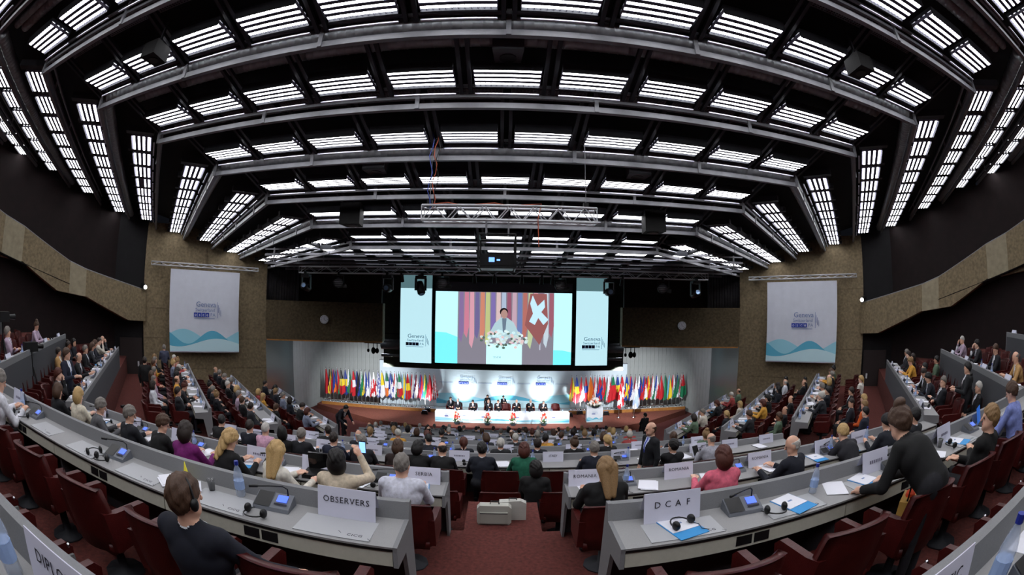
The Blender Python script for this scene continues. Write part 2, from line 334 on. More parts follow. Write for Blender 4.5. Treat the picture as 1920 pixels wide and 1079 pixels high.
def light(x, y, z, rz, label, group, off=(), simple=False):
    t = thing('ceiling_light', label, 'ceiling light', (x, y, z), rz, group)
    obj('housing', HOUS, t)
    for k in range(4):
        if k in off: continue
        q = obj('fluorescent_tube', TUBEME, t, (0, -PW/2+PW/8+k*PW/4, 0.0))
        if simple: q.material_slots[0].link = 'OBJECT'; q.material_slots[0].material = TUBED
    obj('reflector_strip', STRIP, t, (0, PW/2+0.10, -0.10))
    return t
def rib(x, y0, z0, y1, z1):
    for dx in (-0.075, 0.075):
        part('rib', MB().tube([(x+dx, y0, z0), (x+dx, y1, z1)], 0.045, 4), STEEL_D, ceil)
RIBME = {}
def ribw(p0, p1, up_=0.0):
    for d_ in (-0.055, 0.055):
        v = (Vector(p1)-Vector(p0)); n = Vector((-v.y, v.x, 0)).normalized()*d_
        part('rib', MB().tube([Vector(p0)+n, Vector(p1)+n], 0.03, 4), STEEL_D, ceil)
ROWN = ['at the top of the picture', 'in second light band from the top', 'in third light band from the top', 'in fourth light band from the top', 'in fifth light band from the top', 'in sixth light band from the top']
for i in range(-7, 5):
    zl = (bz(i)+bz(i+1))/2 + 0.12; fy = 0.66; yl = by(i)+PB*fy
    xc = abs(bc(i)) - 0.675*fy
    n = 11 - (i-0)
    if i >= -7:
        for k in range(n):
            x = (k-(n-1)/2)*PP
            nm = 'lit ceiling light panel, %s from the left %s' % (ORD[k], ROWN[i+1] if i >= -1 else 'in %s band behind the camera' % ORD[-2-i])
            light(x, yl, zl, 0, nm, 'ceiling light panels')
        for k in range(n+1 if i >= -1 else 0):
            x = (k-n/2)*PP
            rib(x, by(i)+0.05, bz(i)+0.25, by(i+1)-0.06, bz(i+1)+0.28)
    # wings
    c = -xc + yl      # x+y on the left
    e = wallpt(c); L_ = math.hypot(e[0]+xc, e[1]-yl); m = int((L_-0.3)/PP)
    for s in ((-1, 1) if i >= -5 else ()):
        sd = 'left' if s < 0 else 'right'
        for k in range(m):
            a = 0.62+PP*(k+0.5); x = -xc - a*0.7071; y = yl + a*0.7071
            if x < -18.3 or y < 0.4: continue
            off = (1,) if (s < 0 and i == 0 and k == 3) else ()
            light(s*abs(x), y, zl, (-PI/4 if s < 0 else PI/4), 'lit ceiling light panel, %s from the corner in %s column of the %s ceiling wing' % (ORD[k], ORD[4-i], sd), 'ceiling light panels', off)
        for k in range(m+1):
            a = 0.62+PP*k; x = -xc - a*0.7071; y = yl + a*0.7071
            if x < -18.3 or y < 0.4 or i < -2: continue
            v_ = Vector((0.24*-s, 0.24, 0)); c_ = Vector((s*abs(x), y, zl+0.02)); part('cross_rib', MB().box(-0.42, 0.34, -0.10, 0.10, 0, 0.14), STEEL_D, ceil, loc=c_, rz=(PI/4 if s < 0 else 3*PI/4))
for k in range(5):        # flat ceiling in front of the stage
    yl = by(5)+PB*(k+0.66); w = 8.2
    n = 9
    for q in range(n):
        light((q-(n-1)/2)*PP*1.05, yl, bz(5)+0.12, 0, 'narrow ceiling light panel, %s from the left in %s band before the stage' % (ORD[q], ORD[k]), 'ceiling light panels', (), k > 0)
    for q in range(n+1): rib((q-n/2)*PP*1.05, yl-0.9, bz(5)+0.25, yl+0.6, bz(5)+0.25)

# beams with rails and posts; every other one carries a round duct
def ringpath(i, dy, z):
    a = abs(bc(i)) - 0.414*dy; c = -a + by(i)+dy; e = wallpt(c)
    return [(e[0], e[1], z), (-a, by(i)+dy, z), (a, by(i)+dy, z), (-e[0], e[1], z)]
def rail(path, w, h, nm, parent, m=STEEL):
    for k, pn in enumerate(('left_'+nm, nm, 'right_'+nm)):
        p, q = Vector(path[k]), Vector(path[k+1]); v = (q-p); L_ = v.length
        mb = MB().box(0, L_, -w/2, w/2, 0, h)
        o = part(nm, mb, m, parent, loc=p, rz=math.atan2(v.y, v.x))
def ductmesh(L_, r):
    pts = []; n = max(2, int(L_/0.14))
    vs_ = []; mb = MB()
    prof = []
    for k in range(n+1):
        x = L_*k/n
        prof += [(x-0.012, r), (x, r+0.008), (x+0.012, r)]
    return mb.tube([(x, 0, 0) for x, _ in prof], [q for _, q in prof], 12)
BN = {-4: 'fifth', -3: 'fourth', -2: 'third', -1: 'first', 0: 'second', 1: 'third', 2: 'fourth', 3: 'fifth', 4: 'sixth', 5: 'seventh'}
for i in range(-4, 11):
    z = bz(i)
    if i <= 5:
        bm = thing('ceiling_beam', ('grey steel ceiling beam with %s, %s' % ('ribbed round duct' if i % 2 == 0 else 'double rails', ('%s beam from the top of the picture' % BN[i]) if i >= -1 else ('%s beam behind the top edge, seen at the sides' % BN[i]))), 'ceiling beam', group='steel ceiling beams')
        rail(ringpath(i, 0, z), 0.09, 0.10, 'flange', bm)
        rail(ringpath(i, 0.0, z+0.42), 0.05, 0.05, 'upper_rail', bm)
        if i % 2: rail(ringpath(i, -0.02, z+0.20), 0.05, 0.06, 'middle_rail', bm)
        pth = ringpath(i, -0.05, z)
        for k in range(3):
            p, q = Vector(pth[k]), Vector(pth[k+1]); L_ = (q-p).length; n = int(L_/(2*PP))
            if i < -1 and k == 1: continue
            for j in range(n+1):
                f = (j+0.5*(0 if k == 1 else 1))/max(n, 1)
                if f > 1: continue
                o = part('post', MB().box(-0.035, 0.035, -0.02, 0.02, 0.0, 0.47), STEEL, bm, loc=p.lerp(q, f), rz=math.atan2((q-p).y, (q-p).x))
        if i % 2 == 0:
            dp = ringpath(i, 0.10, z+0.27)
            for k in range(3):
                if i < 0 and k == 1: continue
                p, q = Vector(dp[k]), Vector(dp[k+1]); v = q-p
                part('duct', ductmesh(v.length-0.25, 0.155), DUCT, bm, True, loc=p+v.normalized()*0.12, rz=math.atan2(v.y, v.x))
            for dy, r in ((0.38, 0.10), (0.60, 0.12)):
                dp = ringpath(i, dy, z+0.36)
                p, q = Vector(dp[1]), Vector(dp[2]); v = q-p
                part('duct', ductmesh(v.length-0.6, r), DUCT, bm, True, loc=p+v.normalized()*0.3, rz=0)
        else:
            dp = ringpath(i, 0.34, z+0.46)
            p, q = Vector(dp[1]), Vector(dp[2]); n = int((q.x-p.x)/PP)
            for k in range(n):     # perforated trays beside the railed beams
                x0 = p.x+(q.x-p.x)*k/n+0.08; x1 = p.x+(q.x-p.x)*(k+1)/n-0.08
                mb = MB()
                for a in range(9): mb.box(x0, x1, p.y-0.2+a*0.05, p.y-0.185+a*0.05, p.z, p.z+0.012)
                for a in range(22): xx = x0+(x1-x0)*a/21; mb.box(xx-0.008, xx+0.008, p.y-0.2, p.y+0.215, p.z, p.z+0.012)
                part('perforated_tray', mb, STEEL, bm)
    else:
        bm = thing('ceiling_beam', 'straight grey steel beam of the flat ceiling, %s before the stage truss' % ORD[i-6], 'ceiling beam', group='steel ceiling beams')
        w = min(11.5, 0.6*by(i))
        for nm, dz, hh in (('flange', 0, 0.08), ('upper_rail', 0.22, 0.05)):
            part(nm, MB().box(-w, w, by(i)-0.04, by(i)+0.04, z+dz, z+dz+hh), STEEL, bm)
        for k in range(9): part('post', MB().box(-0.03, 0.03, -0.05, -0.04, 0.0, 0.3), STEEL, bm, loc=((k-4)*w/4.2, by(i), z))
        if by(i) > 19: pass

# ------------------------------------------------------------------ hanging boxes and speakers under the ceiling
def hbox(x, y, z, w, d, h, label, cat='loudspeaker', m=BLACK):
    t = thing('ceiling_speaker' if cat == 'loudspeaker' else 'ventilation_box', label, cat, (x, y, z))
    part('body', MB().prism([(-w/2,-d/2), (w/2,-d/2), (w/2*0.8,d/2), (-w/2*0.8,d/2)], 0, h), mat('speaker_black', (7, 7, 8), 0.8) if m is BLACK else m, t)
    part('grille', MB().lathe([(w*0.28,-0.012), (w*0.28,0.0)], 14), RUBBER, t)
    part('bracket', MB().box(-0.02, 0.02, -0.02, 0.02, h, h+0.45), STEEL_D, t)
GREYB = mat('grey_box', (70, 72, 78), 0.6)
hbox(0.0, by(0)+0.62, bz(0)+0.02, 0.46, 0.55, 0.30, 'grey square ventilation box at the centre below the ducts', 'vent box', GREYB)
hbox(-2.79, by(2)+0.6, bz(2)-0.02, 0.5, 0.5, 0.28, 'grey square vent box left of the centre under the fourth beam', 'vent box', GREYB)
hbox(2.85, by(2)+0.6, bz(2)-0.02, 0.5, 0.5, 0.28, 'grey square vent box right of the centre under the fourth beam', 'vent box', GREYB)
hbox(-3.85, 10.7, 2.00, 0.55, 0.5, 0.55, 'black loudspeaker hanging left of the short truss')
hbox(3.75, 10.7, 1.95, 0.55, 0.5, 0.55, 'black loudspeaker hanging right of the short truss')
hbox(-5.32, 4.15, 3.50, 0.34, 0.4, 0.26, 'black loudspeaker before a light panel at the upper left')
hbox(5.24, 4.14, 3.50, 0.34, 0.4, 0.26, 'black loudspeaker before a light panel at the upper right')
# ------------------------------------------------------------------ trusses
def truss(x0, x1, y, z, h, d, label, loc_rz=None, dgap=0.36):
    t = thing('lighting_truss', label, 'truss', ((x0+x1)/2, y, z), loc_rz or 0)
    L_ = (x1-x0)/2
    for yy, zz in ((-d/2, 0), (d/2, 0), (-d/2, h), (d/2, h)):
        part('chord', MB().tube([(-L_, yy, zz), (L_, yy, zz)], 0.024, 6), ALU, t, True)
    n = int(2*L_/dgap)
    for face, (a, b) in enumerate((((-d/2, 0), (-d/2, h)), ((d/2, 0), (d/2, h)), ((-d/2, 0), (d/2, 0)))):
        for k in range(n):
            xa, xb = -L_+2*L_*k/n, -L_+2*L_*(k+1)/n
            p, q = (a, b) if k % 2 == 0 else (b, a)
            part('diagonal', MB().tube([(xa, p[0], p[1]), (xb, q[0], q[1])], 0.011, 5), ALU, t)
    for x in (-L_, L_):
        part('end_frame', MB().tube([(x,-d/2,0), (x,-d/2,h), (x,d/2,h), (x,d/2,0), (x,-d/2,0)], 0.016, 5), ALU, t)
    return t
tr_ = truss(-8.9, 8.9, 18.07, 1.33, 0.28, 0.28, 'long aluminium lighting truss across the hall before the screens', dgap=0.42)
for x in (-7.5, -4.5, -1.5, 1.5, 4.5, 7.5): part('hanger', MB().tube([(x, 0.14, 0.26), (x, 0.14, 0.5)], 0.02, 6), STEEL_D, tr_)
truss(-1.50, 1.68, 8.0, 1.57, 0.27, 0.27, 'short aluminium truss above the projector in mid hall', dgap=0.22)
for s in (-1, 1):
    u = Vector((IN[0]-OUT[0], IN[1]-OUT[1])).normalized()
    c = Vector((OUT[0]*0.52+IN[0]*0.48, OUT[1]*0.52+IN[1]*0.48)); c += Vector((-0.7071, -0.7071))*0.5
    t2_ = truss(s*c.x-2.95, s*c.x+2.95, c.y, 1.53, 0.15, 0.2, 'aluminium truss carrying the %s wall banner' % ('left' if s < 0 else 'right'), loc_rz=(PI/4 if s < 0 else -PI/4), dgap=0.45)
    for x in (-2.4, 2.4): part('wall_bracket', MB().box(x-0.03, x+0.03, 0.0, 0.56, 0.04, 0.10), STEEL_D, t2_)
# hoist chains and cables of the short truss
for k, (x, dx) in enumerate(((-1.38, 0.05), (1.5, 0.0))):
    t = thing('hoist_chain', 'steel hoist chain holding the %s end of the short truss' % ('left' if k == 0 else 'right'), 'chain', (x, 8.0, 1.84))
    part('chain', MB().tube([(0,0,0), (0,0,1.80)], 0.008, 4), STEEL, t)
    part('hook_block', MB().box(-0.05, 0.05, -0.04, 0.04, -0.02, 0.12), BLACK, t)
for k, (c_, nm, ox) in enumerate((((190, 90, 60), 'orange', 0.05), ((60, 80, 170), 'blue', -0.03), ((20, 20, 22), 'black', 0.09))):
    pts = [(-1.36+ox+0.04*math.sin(j*1.7+k), 7.95-0.35*j/9*0, 1.8+j*0.17) for j in range(10)]
    o = obj('cable', MB().tube(pts, 0.009, 5).mesh('cable', rgbm(c_)), None); tag(o, '%s cable hanging from the ceiling to the short truss' % nm, 'cable')
o = obj('cable', MB().tube([(-1.3+0.28*j, 7.86, 1.86+0.03*math.sin(j*2.1)) for j in range(8)]+[(0.6, 7.85, 1.6), (0.62, 7.85, 1.1)], 0.009, 5).mesh('cable', rgbm((190, 90, 60))), None); tag(o, 'orange cable running along the short truss to the projector', 'cable')
pj = thing('projector', 'large black projector hanging in a frame under the short truss', 'projector', (-0.12, 8.25, 0.72))
part('body', MB().box(-0.30, 0.30, -0.35, 0.35, 0, 0.24).box(-0.26, 0.26, -0.36, -0.35, 0.03, 0.2), BLACK, pj)
part('lens', MB().tube([(0, 0.34, 0.12), (0, 0.5, 0.12)], [0.08, 0.1], 12), BLACK, pj, True)
part('indicator', MB().box(-0.14, -0.04, -0.37, -0.36, 0.10, 0.18).box(0.0, 0.06, -0.37, -0.36, 0.12, 0.15), mat('indicator_blue', (110, 160, 255), 0.3, emit=1.5), pj)
part('frame', MB().tube([(-0.33,-0.38,0), (0.33,-0.38,0), (0.33,0.38,0), (-0.33,0.38,0), (-0.33,-0.38,0)], 0.018, 5).tube([(-0.33,-0.38,0), (-0.33,-0.38,0.6)], 0.018, 5).tube([(0.33,-0.38,0), (0.33,-0.38,0.6)], 0.018, 5).tube([(-0.33,0.38,0), (-0.33,0.38,0.6)], 0.018, 5).tube([(0.33,0.38,0), (0.33,0.38,0.6)], 0.018, 5).tube([(-0.33,-0.38,0.6), (0.33,-0.38,0.6), (0.33,0.38,0.6), (-0.33,0.38,0.6), (-0.33,-0.38,0.6)], 0.018, 5), BLACK, pj)
for s in (-1, 1): part('strap', MB().tube([(s*0.2,-0.38,0.6), (s*0.2,-0.385,0.88)], 0.02, 4), STEEL, pj); part('strap', MB().tube([(s*0.2,-0.12,0.6), (s*0.2,-0.115,0.88)], 0.02, 4), STEEL, pj)

# ------------------------------------------------------------------ lamps on the long truss
def moving_head(x, tilt, label, rz=0.0):
    t = thing('moving_head_lamp', label, 'stage lamp', (x, 18.0, 1.28), rz)
    part('clamp', MB().box(-0.05, 0.05, -0.17, 0.17, -0.03, 0.12), BLACK, t)
    part('base', MB().box(-0.19, 0.19, -0.15, 0.15, -0.16, -0.02), BLACK, t)
    part('yoke_arm', MB().box(-0.24, -0.19, -0.07, 0.07, -0.62, -0.12), BLACK, t); part('yoke_arm', MB().box(0.19, 0.24, -0.07, 0.07, -0.62, -0.12), BLACK, t)
    h = MB().tube([(0,-0.26,0), (0,-0.2,0), (0,0.16,0), (0,0.30,0)], [0.12, 0.165, 0.17, 0.15], 14).xf(Matrix.Translation((0,0,-0.55)) @ Matrix.Rotation(tilt, 4, 'X'))
    hd = part('head', h, BLACK, t, True)
    part('lens', MB().tube([(0,-0.27,0), (0,-0.262,0)], 0.10, 14).xf(Matrix.Translation((0,0,-0.55)) @ Matrix.Rotation(tilt, 4, 'X')), mat('lamp_glass', (150, 180, 220), 0.08, 0.6), hd)
def par(x, z, label, rz=0.0, r=0.22):
    t = thing('round_stage_lamp', label, 'stage lamp', (x, 18.0, 1.28), rz)
    part('yoke', MB().tube([(-r-0.03,0,z), (-r-0.03,0,-0.04), (r+0.03,0,-0.04), (r+0.03,0,z)], 0.02, 5), BLACK, t); part('clamp', MB().box(-0.04, 0.04, -0.17, 0.17, -0.05, 0.1), BLACK, t)
    part('can', MB().tube([(0,-0.16,z), (0,-0.05,z), (0,0.2,z)], [r, r, r*0.75], 16), mat('lamp_can', (150, 150, 156), 0.4, 0.5), t, True)
    f = MB()
    for k in range(5): f.box(-r*0.85, r*0.85, -0.175, -0.165, z-r*0.72+k*r*0.36-0.012, z-r*0.72+k*r*0.36+0.012)
    f.tube([(r*math.cos(a*PI/6), -0.17, z+r*math.sin(a*PI/6)) for a in range(13)], 0.016, 5)
    part('grille', f, BLACK, t)
    part('barn_door', MB().box(r*0.6, r*1.7, -0.1, -0.08, z-r*0.9, z-r*0.2), BLACK, t)
moving_head(-8.55, -0.2, 'dark moving lamp at the left end of the long truss')
par(-7.0, -0.36, 'round silver lamp on the long truss above the left clock', 0.5)
moving_head(-4.75, 0.0, 'moving lamp on the long truss left of the left side screen')
moving_head(-3.35, 1.0, 'black moving lamp tilted down before the left side screen', 0.6)
par(-2.45, -0.30, 'round grilled lamp before the left edge of the main screen')
par(2.30, -0.34, 'round grilled lamp before the right edge of the main screen')
moving_head(4.35, 0.0, 'moving lamp on the long truss beside the right side screen')
par(6.75, -0.36, 'round silver lamp on the long truss above the right clock', -0.5)
moving_head(8.3, -0.2, 'dark moving lamp at the right end of the long truss')
for k, x in enumerate((-4.15, -1.15, -0.35, 0.75, 1.55, 2.0, 4.9)):
    t = thing('truss_spot', 'small black spot hanging from the long truss, %s from the left' % ORD[k], 'stage lamp', (x, 18.0, 1.3), 0, 'small spots on the long truss')
    part('can', MB().tube([(0,0.1,-0.28), (0,-0.02,-0.02)], [0.09, 0.07], 10), BLACK, t); part('clamp', MB().box(-0.03, 0.03, -0.17, 0.17, -0.05, 0.06), BLACK, t)
for s in (-1, 1):  # hanging lamp clusters, source of the wide stage spots
    t = thing('stage_lamp_cluster', 'cluster of black stage lamps hanging below the %s beam end' % ('left' if s < 0 else 'right'), 'stage lamp', (s*8.15, 27.5, -2.7))
    part('bar', MB().box(-0.6, 0.6, -0.04, 0.04, 0.3, 0.36), BLACK, t)
    for dx, r in ((-0.35, 0.09), (0.0, 0.16), (0.25, 0.13)):
        part('lamp', MB().ell((dx, 0, -0.15), (r, r*0.8, r*1.4)), BLACK, t, True); part('hanger', MB().box(dx-0.02, dx+0.02, -0.02, 0.02, 0, 0.3), BLACK, t)

# ------------------------------------------------------------------ logo and waves (flat print)
def rectm(x0, x1, z0, z1, m, parent, y, name='print'):
    return part(name, MB().poly([(x0,y,z0), (x1,y,z0), (x1,y,z1), (x0,y,z1)]), m, parent)
def logo(parent, x, y, z, h, strong=True):
    """'Geneva / Switzerland / OSCE PA' with the slim figures at its right; h = overall height, faces -y"""
    rr = (PI/2, 0, 0); g = mat('logo_text', (110, 130, 176), 0.8) if strong else mat('logo_text_pale', (160, 180, 205), 0.8)
    text('lettering', 'Geneva', h*0.42, g, parent, (x+h*0.05, y, z+h*0.34), rr)
    text('lettering', 'Switzerland', h*0.27, g, parent, (x, y, z+h*0.03), rr)
    bx = h*0.25
    for k, ch in enumerate('osce'):
        x0 = x-h*0.72+k*bx
        rectm(x0, x0+bx*0.94, z-h*0.36, z-h*0.12, LOGOB, parent, y, 'logo_tile')
        text('lettering', ch, h*0.26, PAPER, parent, (x0+bx*0.47, y-0.004, z-h*0.235), rr)
    text('lettering', 'PA', h*0.26, g, parent, (x+h*0.50, y, z-h*0.24), rr)
    mb = MB()
    for k, (a, b, q) in enumerate(((0.78, 0.5, -0.4), (0.84, 0.34, -0.1), (0.92, 0.2, -0.22), (1.0, 0.05, -0.3))):
        mb.poly([(x+h*a, y, z+h*q), (x+h*(a+0.03), y, z+h*q), (x+h*(a+0.02), y, z+h*b), (x+h*(a-0.005), y, z+h*b)])
    part('logo_figure', mb, g, parent)
    rectm(x-h*0.7, x+h*0.62, z-h*0.46, z-h*0.43, g, parent, y, 'caption_line')
def waves(parent, x0, x1, z0, hh, y, ph=0.0):
    for q, (m, a, b, f, p) in enumerate(((WAVE2, 0.62, 0.24, 1.1, 0.2), (WAVE1, 0.55, 0.26, 1.4, 2.4), (WAVE3, 0.34, 0.16, 0.9, 4.0))):
        n = 28; mb = MB(); top = [(x0+(x1-x0)*k/n, y-0.003*q, z0+hh*(a+b*math.sin(p+ph+f*2*PI*k/n))) for k in range(n+1)]
        for k in range(n):
            mb.poly([(top[k][0], y-0.003*q, z0), (top[k+1][0], y-0.003*q, z0), top[k+1], top[k]])
        part('wave_print', mb, m, parent)
# wall banners
for s in (-1, 1):
    nm = 'left' if s < 0 else 'right'
    # banner spans x/y .68 .. .953 on the wall; its centre line and width along the wall
    yi, yo = 32.3/1.68, 32.3/1.953; p0, p1 = Vector((0.68*yi, yi)), Vector((0.953*yo, yo)); c = (p0+p1)/2; W_ = (p1-p0).length
    t = thing('wall_banner', 'white hanging banner with blue waves on the %s concrete wall' % nm, 'banner', (s*c.x, c.y, -2.53), (PI/4 if s < 0 else -PI/4))
    H_ = 3.92; mb = MB(); n = 24
    for k in range(n+1):
        x = -W_/2+W_*k/n; yy = 0.012*math.sin(k*1.9)
        mb.v += [(x, yy, 0), (x, yy*1.4, H_)]
    for k in range(n): mb.f.append((2*k, 2*k+2, 2*k+3, 2*k+1)); mb.m.append(0)
    part('cloth', mb, mat('banner_cloth', (208, 212, 224), 0.85, noise=0.03, scale=3), t, True)
    part('bottom_bar', MB().tube([(-W_/2,0,0), (W_/2,0,0)], 0.03, 6), CARD, t)
    waves(t, -W_/2, W_/2, 0.03, 1.25, -0.04)
    logo(t, 0.05, -0.05, 2.0, 0.85)
# ------------------------------------------------------------------ clocks
for s in (-1, 1):
    t_ = (12.3-9.3)/(12.3-6.4) if s < 0 else (12.3-9.35)/(12.3-6.4)
    x, y = 12.3+(6.4-12.3)*t_, 20.8+2.5*t_
    ck = thing('wall_clock', 'round white wall clock on the %s concrete beam' % ('left' if s < 0 else 'right'), 'clock', (s*x, y-0.06, -0.80), s*-0.40)
    part('case', MB().tube([(0,0.0,0), (0,-0.06,0)], 0.235, 24), ALU, ck, True)
    part('face', MB().tube([(0,-0.061,0), (0,-0.066,0)], 0.205, 24), PAPER, ck)
    for k in range(12):
        a = k*PI/6; part('hour_mark', MB().add([(math.sin(a+d_)*r, -0.07, math.cos(a+d_)*r) for d_, r in ((-0.05,0.15), (0.05,0.15), (0.05,0.19), (-0.05,0.19))], [(0,1,2,3)]), INK, ck)
    part('hand', MB().tube([(0,-0.075,0), (0.11,-0.075,-0.07)], 0.008, 4), INK, ck); part('hand', MB().tube([(0,-0.075,0), (-0.02,-0.075,0.11)], 0.01, 4), INK, ck)
# ------------------------------------------------------------------ stage
SZ = -8.45
st = MB().prism([(-5.6,30.7), (8.6,30.7), (11.2,31.9), (15.6,35.0), (15.6,39), (-15.6,39), (-15.6,35.0), (-9.6,31.6)], -8.9, SZ)
stage = struct('floor_stage', st, mat('stage_carpet', (118, 66, 52), 0.95, noise=0.2, scale=12, bump=0.3, bscale=200))
part('stage_nosing', MB().prism([(-5.6,30.66), (8.6,30.66), (8.6,30.72), (-5.6,30.72)], SZ-0.03, SZ+0.012), mat('nosing', (92, 34, 28), 0.7), stage)
part('stage_front', MB().prism([(-5.6,30.60), (8.6,30.60), (8.6,30.69), (-5.6,30.69)], -8.9, SZ-0.04), mat('stage_front', (84, 32, 28), 0.9, noise=0.2), stage)
step = struct('floor_flag_step', MB().prism([(-15.2,35.15), (15.6,35.15), (15.6,36.2), (-15.2,36.2)], SZ, SZ+0.25), STAGEW)
part('wood_riser', MB().box(-15.2, 15.6, 35.10, 35.15, SZ, SZ+0.25), WOODE, step)
bd = thing('backdrop', 'wide pale backdrop with blue waves and repeated logos behind the table', 'backdrop', (0.05, 36.3, SZ+0.25))
part('panel', MB().box(-10.25, 10.45, 0, 0.06, 0, 3.66), BACKDROP, bd)
part('frame', MB().box(-10.3, 10.5, 0.06, 0.12, 3.6, 3.72), STEEL, bd)
waves(bd, -5.4, 5.6, 0.0, 1.35, -0.02, 0.8)
for x in (-2.95, 0.2, 3.35): logo(bd, x, -0.04, 2.25, 0.82, False)
for x in (-4.6, -1.4, 1.75, 4.9): rectm(x-0.55, x+0.55, 2.05, 2.08, LOGOG, bd, -0.04, 'caption_line')

# head table with printed front
tb_ = thing('head_table', 'long head table with a white cloth front on the stage', 'table', (0.05, 32.1, SZ))
part('table_top', MB().box(-4.9, 4.98, 0, 0.75, 0.76, 0.80), CLOTHW, tb_)
part('cloth_front', MB().box(-4.9, 4.98, -0.02, 0.0, 0.0, 0.80), CLOTHW, tb_)
for x in (-4.9, 4.94): part('cloth_side', MB().box(x, x+0.04, 0, 0.75, 0, 0.78), CLOTHW, tb_)
waves(tb_, -4.88, 4.96, 0.01, 0.42, -0.03, 1.5)
for x in (-4.0, -1.3, 1.2, 3.85): logo(tb_, x, -0.045, 0.55, 0.26, False)
for x in (-2.7, 0.0, 2.55): rectm(x-0.4, x+0.4, 0.55, 0.57, LOGOG, tb_, -0.045, 'caption_line')
# table items
for k, x in enumerate((-3.9, -2.95, -2.2, -1.4, -0.45, 0.5, 1.3, 2.3, 3.3, 4.2)):
    o = obj('name_card', MB().prism([(-0.06,0), (0.06,0), (0,0.11)], -0.15, 0.15, axis=0).mesh('name_card', CARD), None, (x+0.05, 32.3, SZ+0.80)); tag(o, 'small white name card on the head table, %s from the left' % ORD[k], 'name card', 'cards on the head table')
BOT = [MB().lathe([(0.030,0), (0.032,0.01), (0.032,0.13), (0.022,0.17), (0.012,0.195), (0.012,0.205)], 10).mesh('bottle', WATER, True), MB().lathe([(0.014,0.2), (0.014,0.225)], 8).mesh('cap', BLUECAP), MB().lathe([(0.033,0.05), (0.033,0.105)], 10).mesh('bottle_label', mat('label_blue', (150, 174, 216), 0.6))]
def bottle(loc, label, group='water bottles', sc=1.15):
    t = thing('water_bottle', label, 'bottle', loc, 0, group)
    for n_, me in zip(('bottle', 'cap', 'bottle_label'), BOT): o = obj(n_, me, t); o.scale = (sc, sc, sc)
for k, x in enumerate((-3.4, -1.75, -0.9, 0.9, 1.8, 2.8, 3.75, 4.55)): bottle((x, 32.45, SZ+0.80), 'water bottle on the head table, %s from the left' % ORD[k])

# flower arrangements
def flowers(loc, w, h, n, label, tall=True, seed=1, pale=False):
    r = random.Random(seed); t = thing('flower_arrangement', label, 'flowers', loc)
    part('pot', MB().lathe([(w*0.2,0), (w*0.3,h*0.16)], 10), mat('pot', (50, 60, 70), 0.6), t)
    leaf = MB()
    for k in range(46):
        a = r.uniform(0, 2*PI); e = r.uniform(0.1, 1.3); L_ = w*r.uniform(0.35, 0.6)
        p = Vector((0,0,h*0.2)); q = p+Vector((math.cos(a)*math.cos(e)*L_, math.sin(a)*math.cos(e)*L_, math.sin(e)*h*0.5-0.06)); sd = Vector((-math.sin(a), math.cos(a), 0))*w*0.06
        leaf.add([p, (p+q)/2+sd, q, (p+q)/2-sd], [(0,1,2,3)])
    part('leaves', leaf, mat('leaf_green', (70, 104, 50), 0.7, noise=0.3), t)
    cols = [(232,228,224), (240,236,226), (206,50,44), (224,110,96), (230,160,130), (238,205,180), (214,70,40)]
    for k in range(n):
        hh = r.uniform(0.15, 1.0) if tall else r.uniform(0.1, 0.8); a = r.uniform(0, 2*PI); rad = w*0.5*(1-hh*0.72)*r.uniform(0.55, 1)
        cI = r.choice([0,1,0,1,5]) if hh < 0.42 else r.choice([0,1,4,5,0,1,3] if pale else [2,3,4,6,2,5])
        b = w*r.uniform(0.055, 0.085); c = (math.cos(a)*rad, math.sin(a)*rad, h*(0.18+hh*0.8))
        part('bloom', MB().ell(c, (b, b, b*r.uniform(0.8, 1.5)), 7, 4), rgbm(cols[cI]), t, True)
for k, x in enumerate((-3.18, -0.98, 0.87, 3.08)):
    flowers((x, 31.55, SZ), 0.78, 0.95, 46, 'red and white flower arrangement before the head table, %s from the left' % ORD[k], True, 10+k)

# lectern
lx = 6.98
lec = thing('lectern', 'white lectern with wave print and logo at the right of the stage', 'lectern', (lx, 32.6, SZ))
part('front_panel', MB().box(-0.62, 0.62, -0.3, -0.27, 0, 1.12), CLOTHW, lec)
part('body', MB().box(-0.60, 0.60, -0.27, 0.25, 0, 1.08), mat('lectern_side', (200, 206, 214), 0.6), lec)
part('reading_board', MB().prism([(-0.3,1.10), (0.3,1.2), (0.3,1.24), (-0.3,1.14)], -0.6, 0.6, axis=0), CLOTHW, lec)
waves(lec, -0.61, 0.61, 0.01, 0.45, -0.31, 0.4); logo(lec, -0.05, -0.315, 0.72, 0.26, False)
flowers((lx, 32.42, SZ+1.13), 1.25, 0.72, 70, 'pale flower bouquet on top of the white lectern', True, 77, True)
# floor lights on the stage
for k, (x, y) in enumerate(((-6.0, 34.2), (5.35, 34.2), (8.35, 34.4), (-5.9, 35.0), (-3.1, 34.9), (0.1, 34.9), (3.3, 34.9), (6.3, 34.9))):
    t = thing('floor_lamp_box', 'small black floor light on the stage, %s' % ['before the left flags', 'left of the lectern', 'right of the lectern', 'furthest left under the backdrop', 'behind the left half of the table', 'behind the middle of the table', 'behind the right half of the table', 'behind the lectern'][k], 'floor light', (x, y, SZ), 0, 'stage floor lights')
    part('body', MB().box(-0.2, 0.2, -0.12, 0.12, 0.05, 0.32), BLACK, t); part('foot', MB().box(-0.24, -0.2, -0.15, 0.15, 0, 0.2), BLACK, t); part('foot', MB().box(0.2, 0.24, -0.15, 0.15, 0, 0.2), BLACK, t)
    part('lens', MB().box(-0.15, 0.15, -0.06, 0.08, 0.32, 0.325), mat('lamp_glass', (150,180,220)), t)

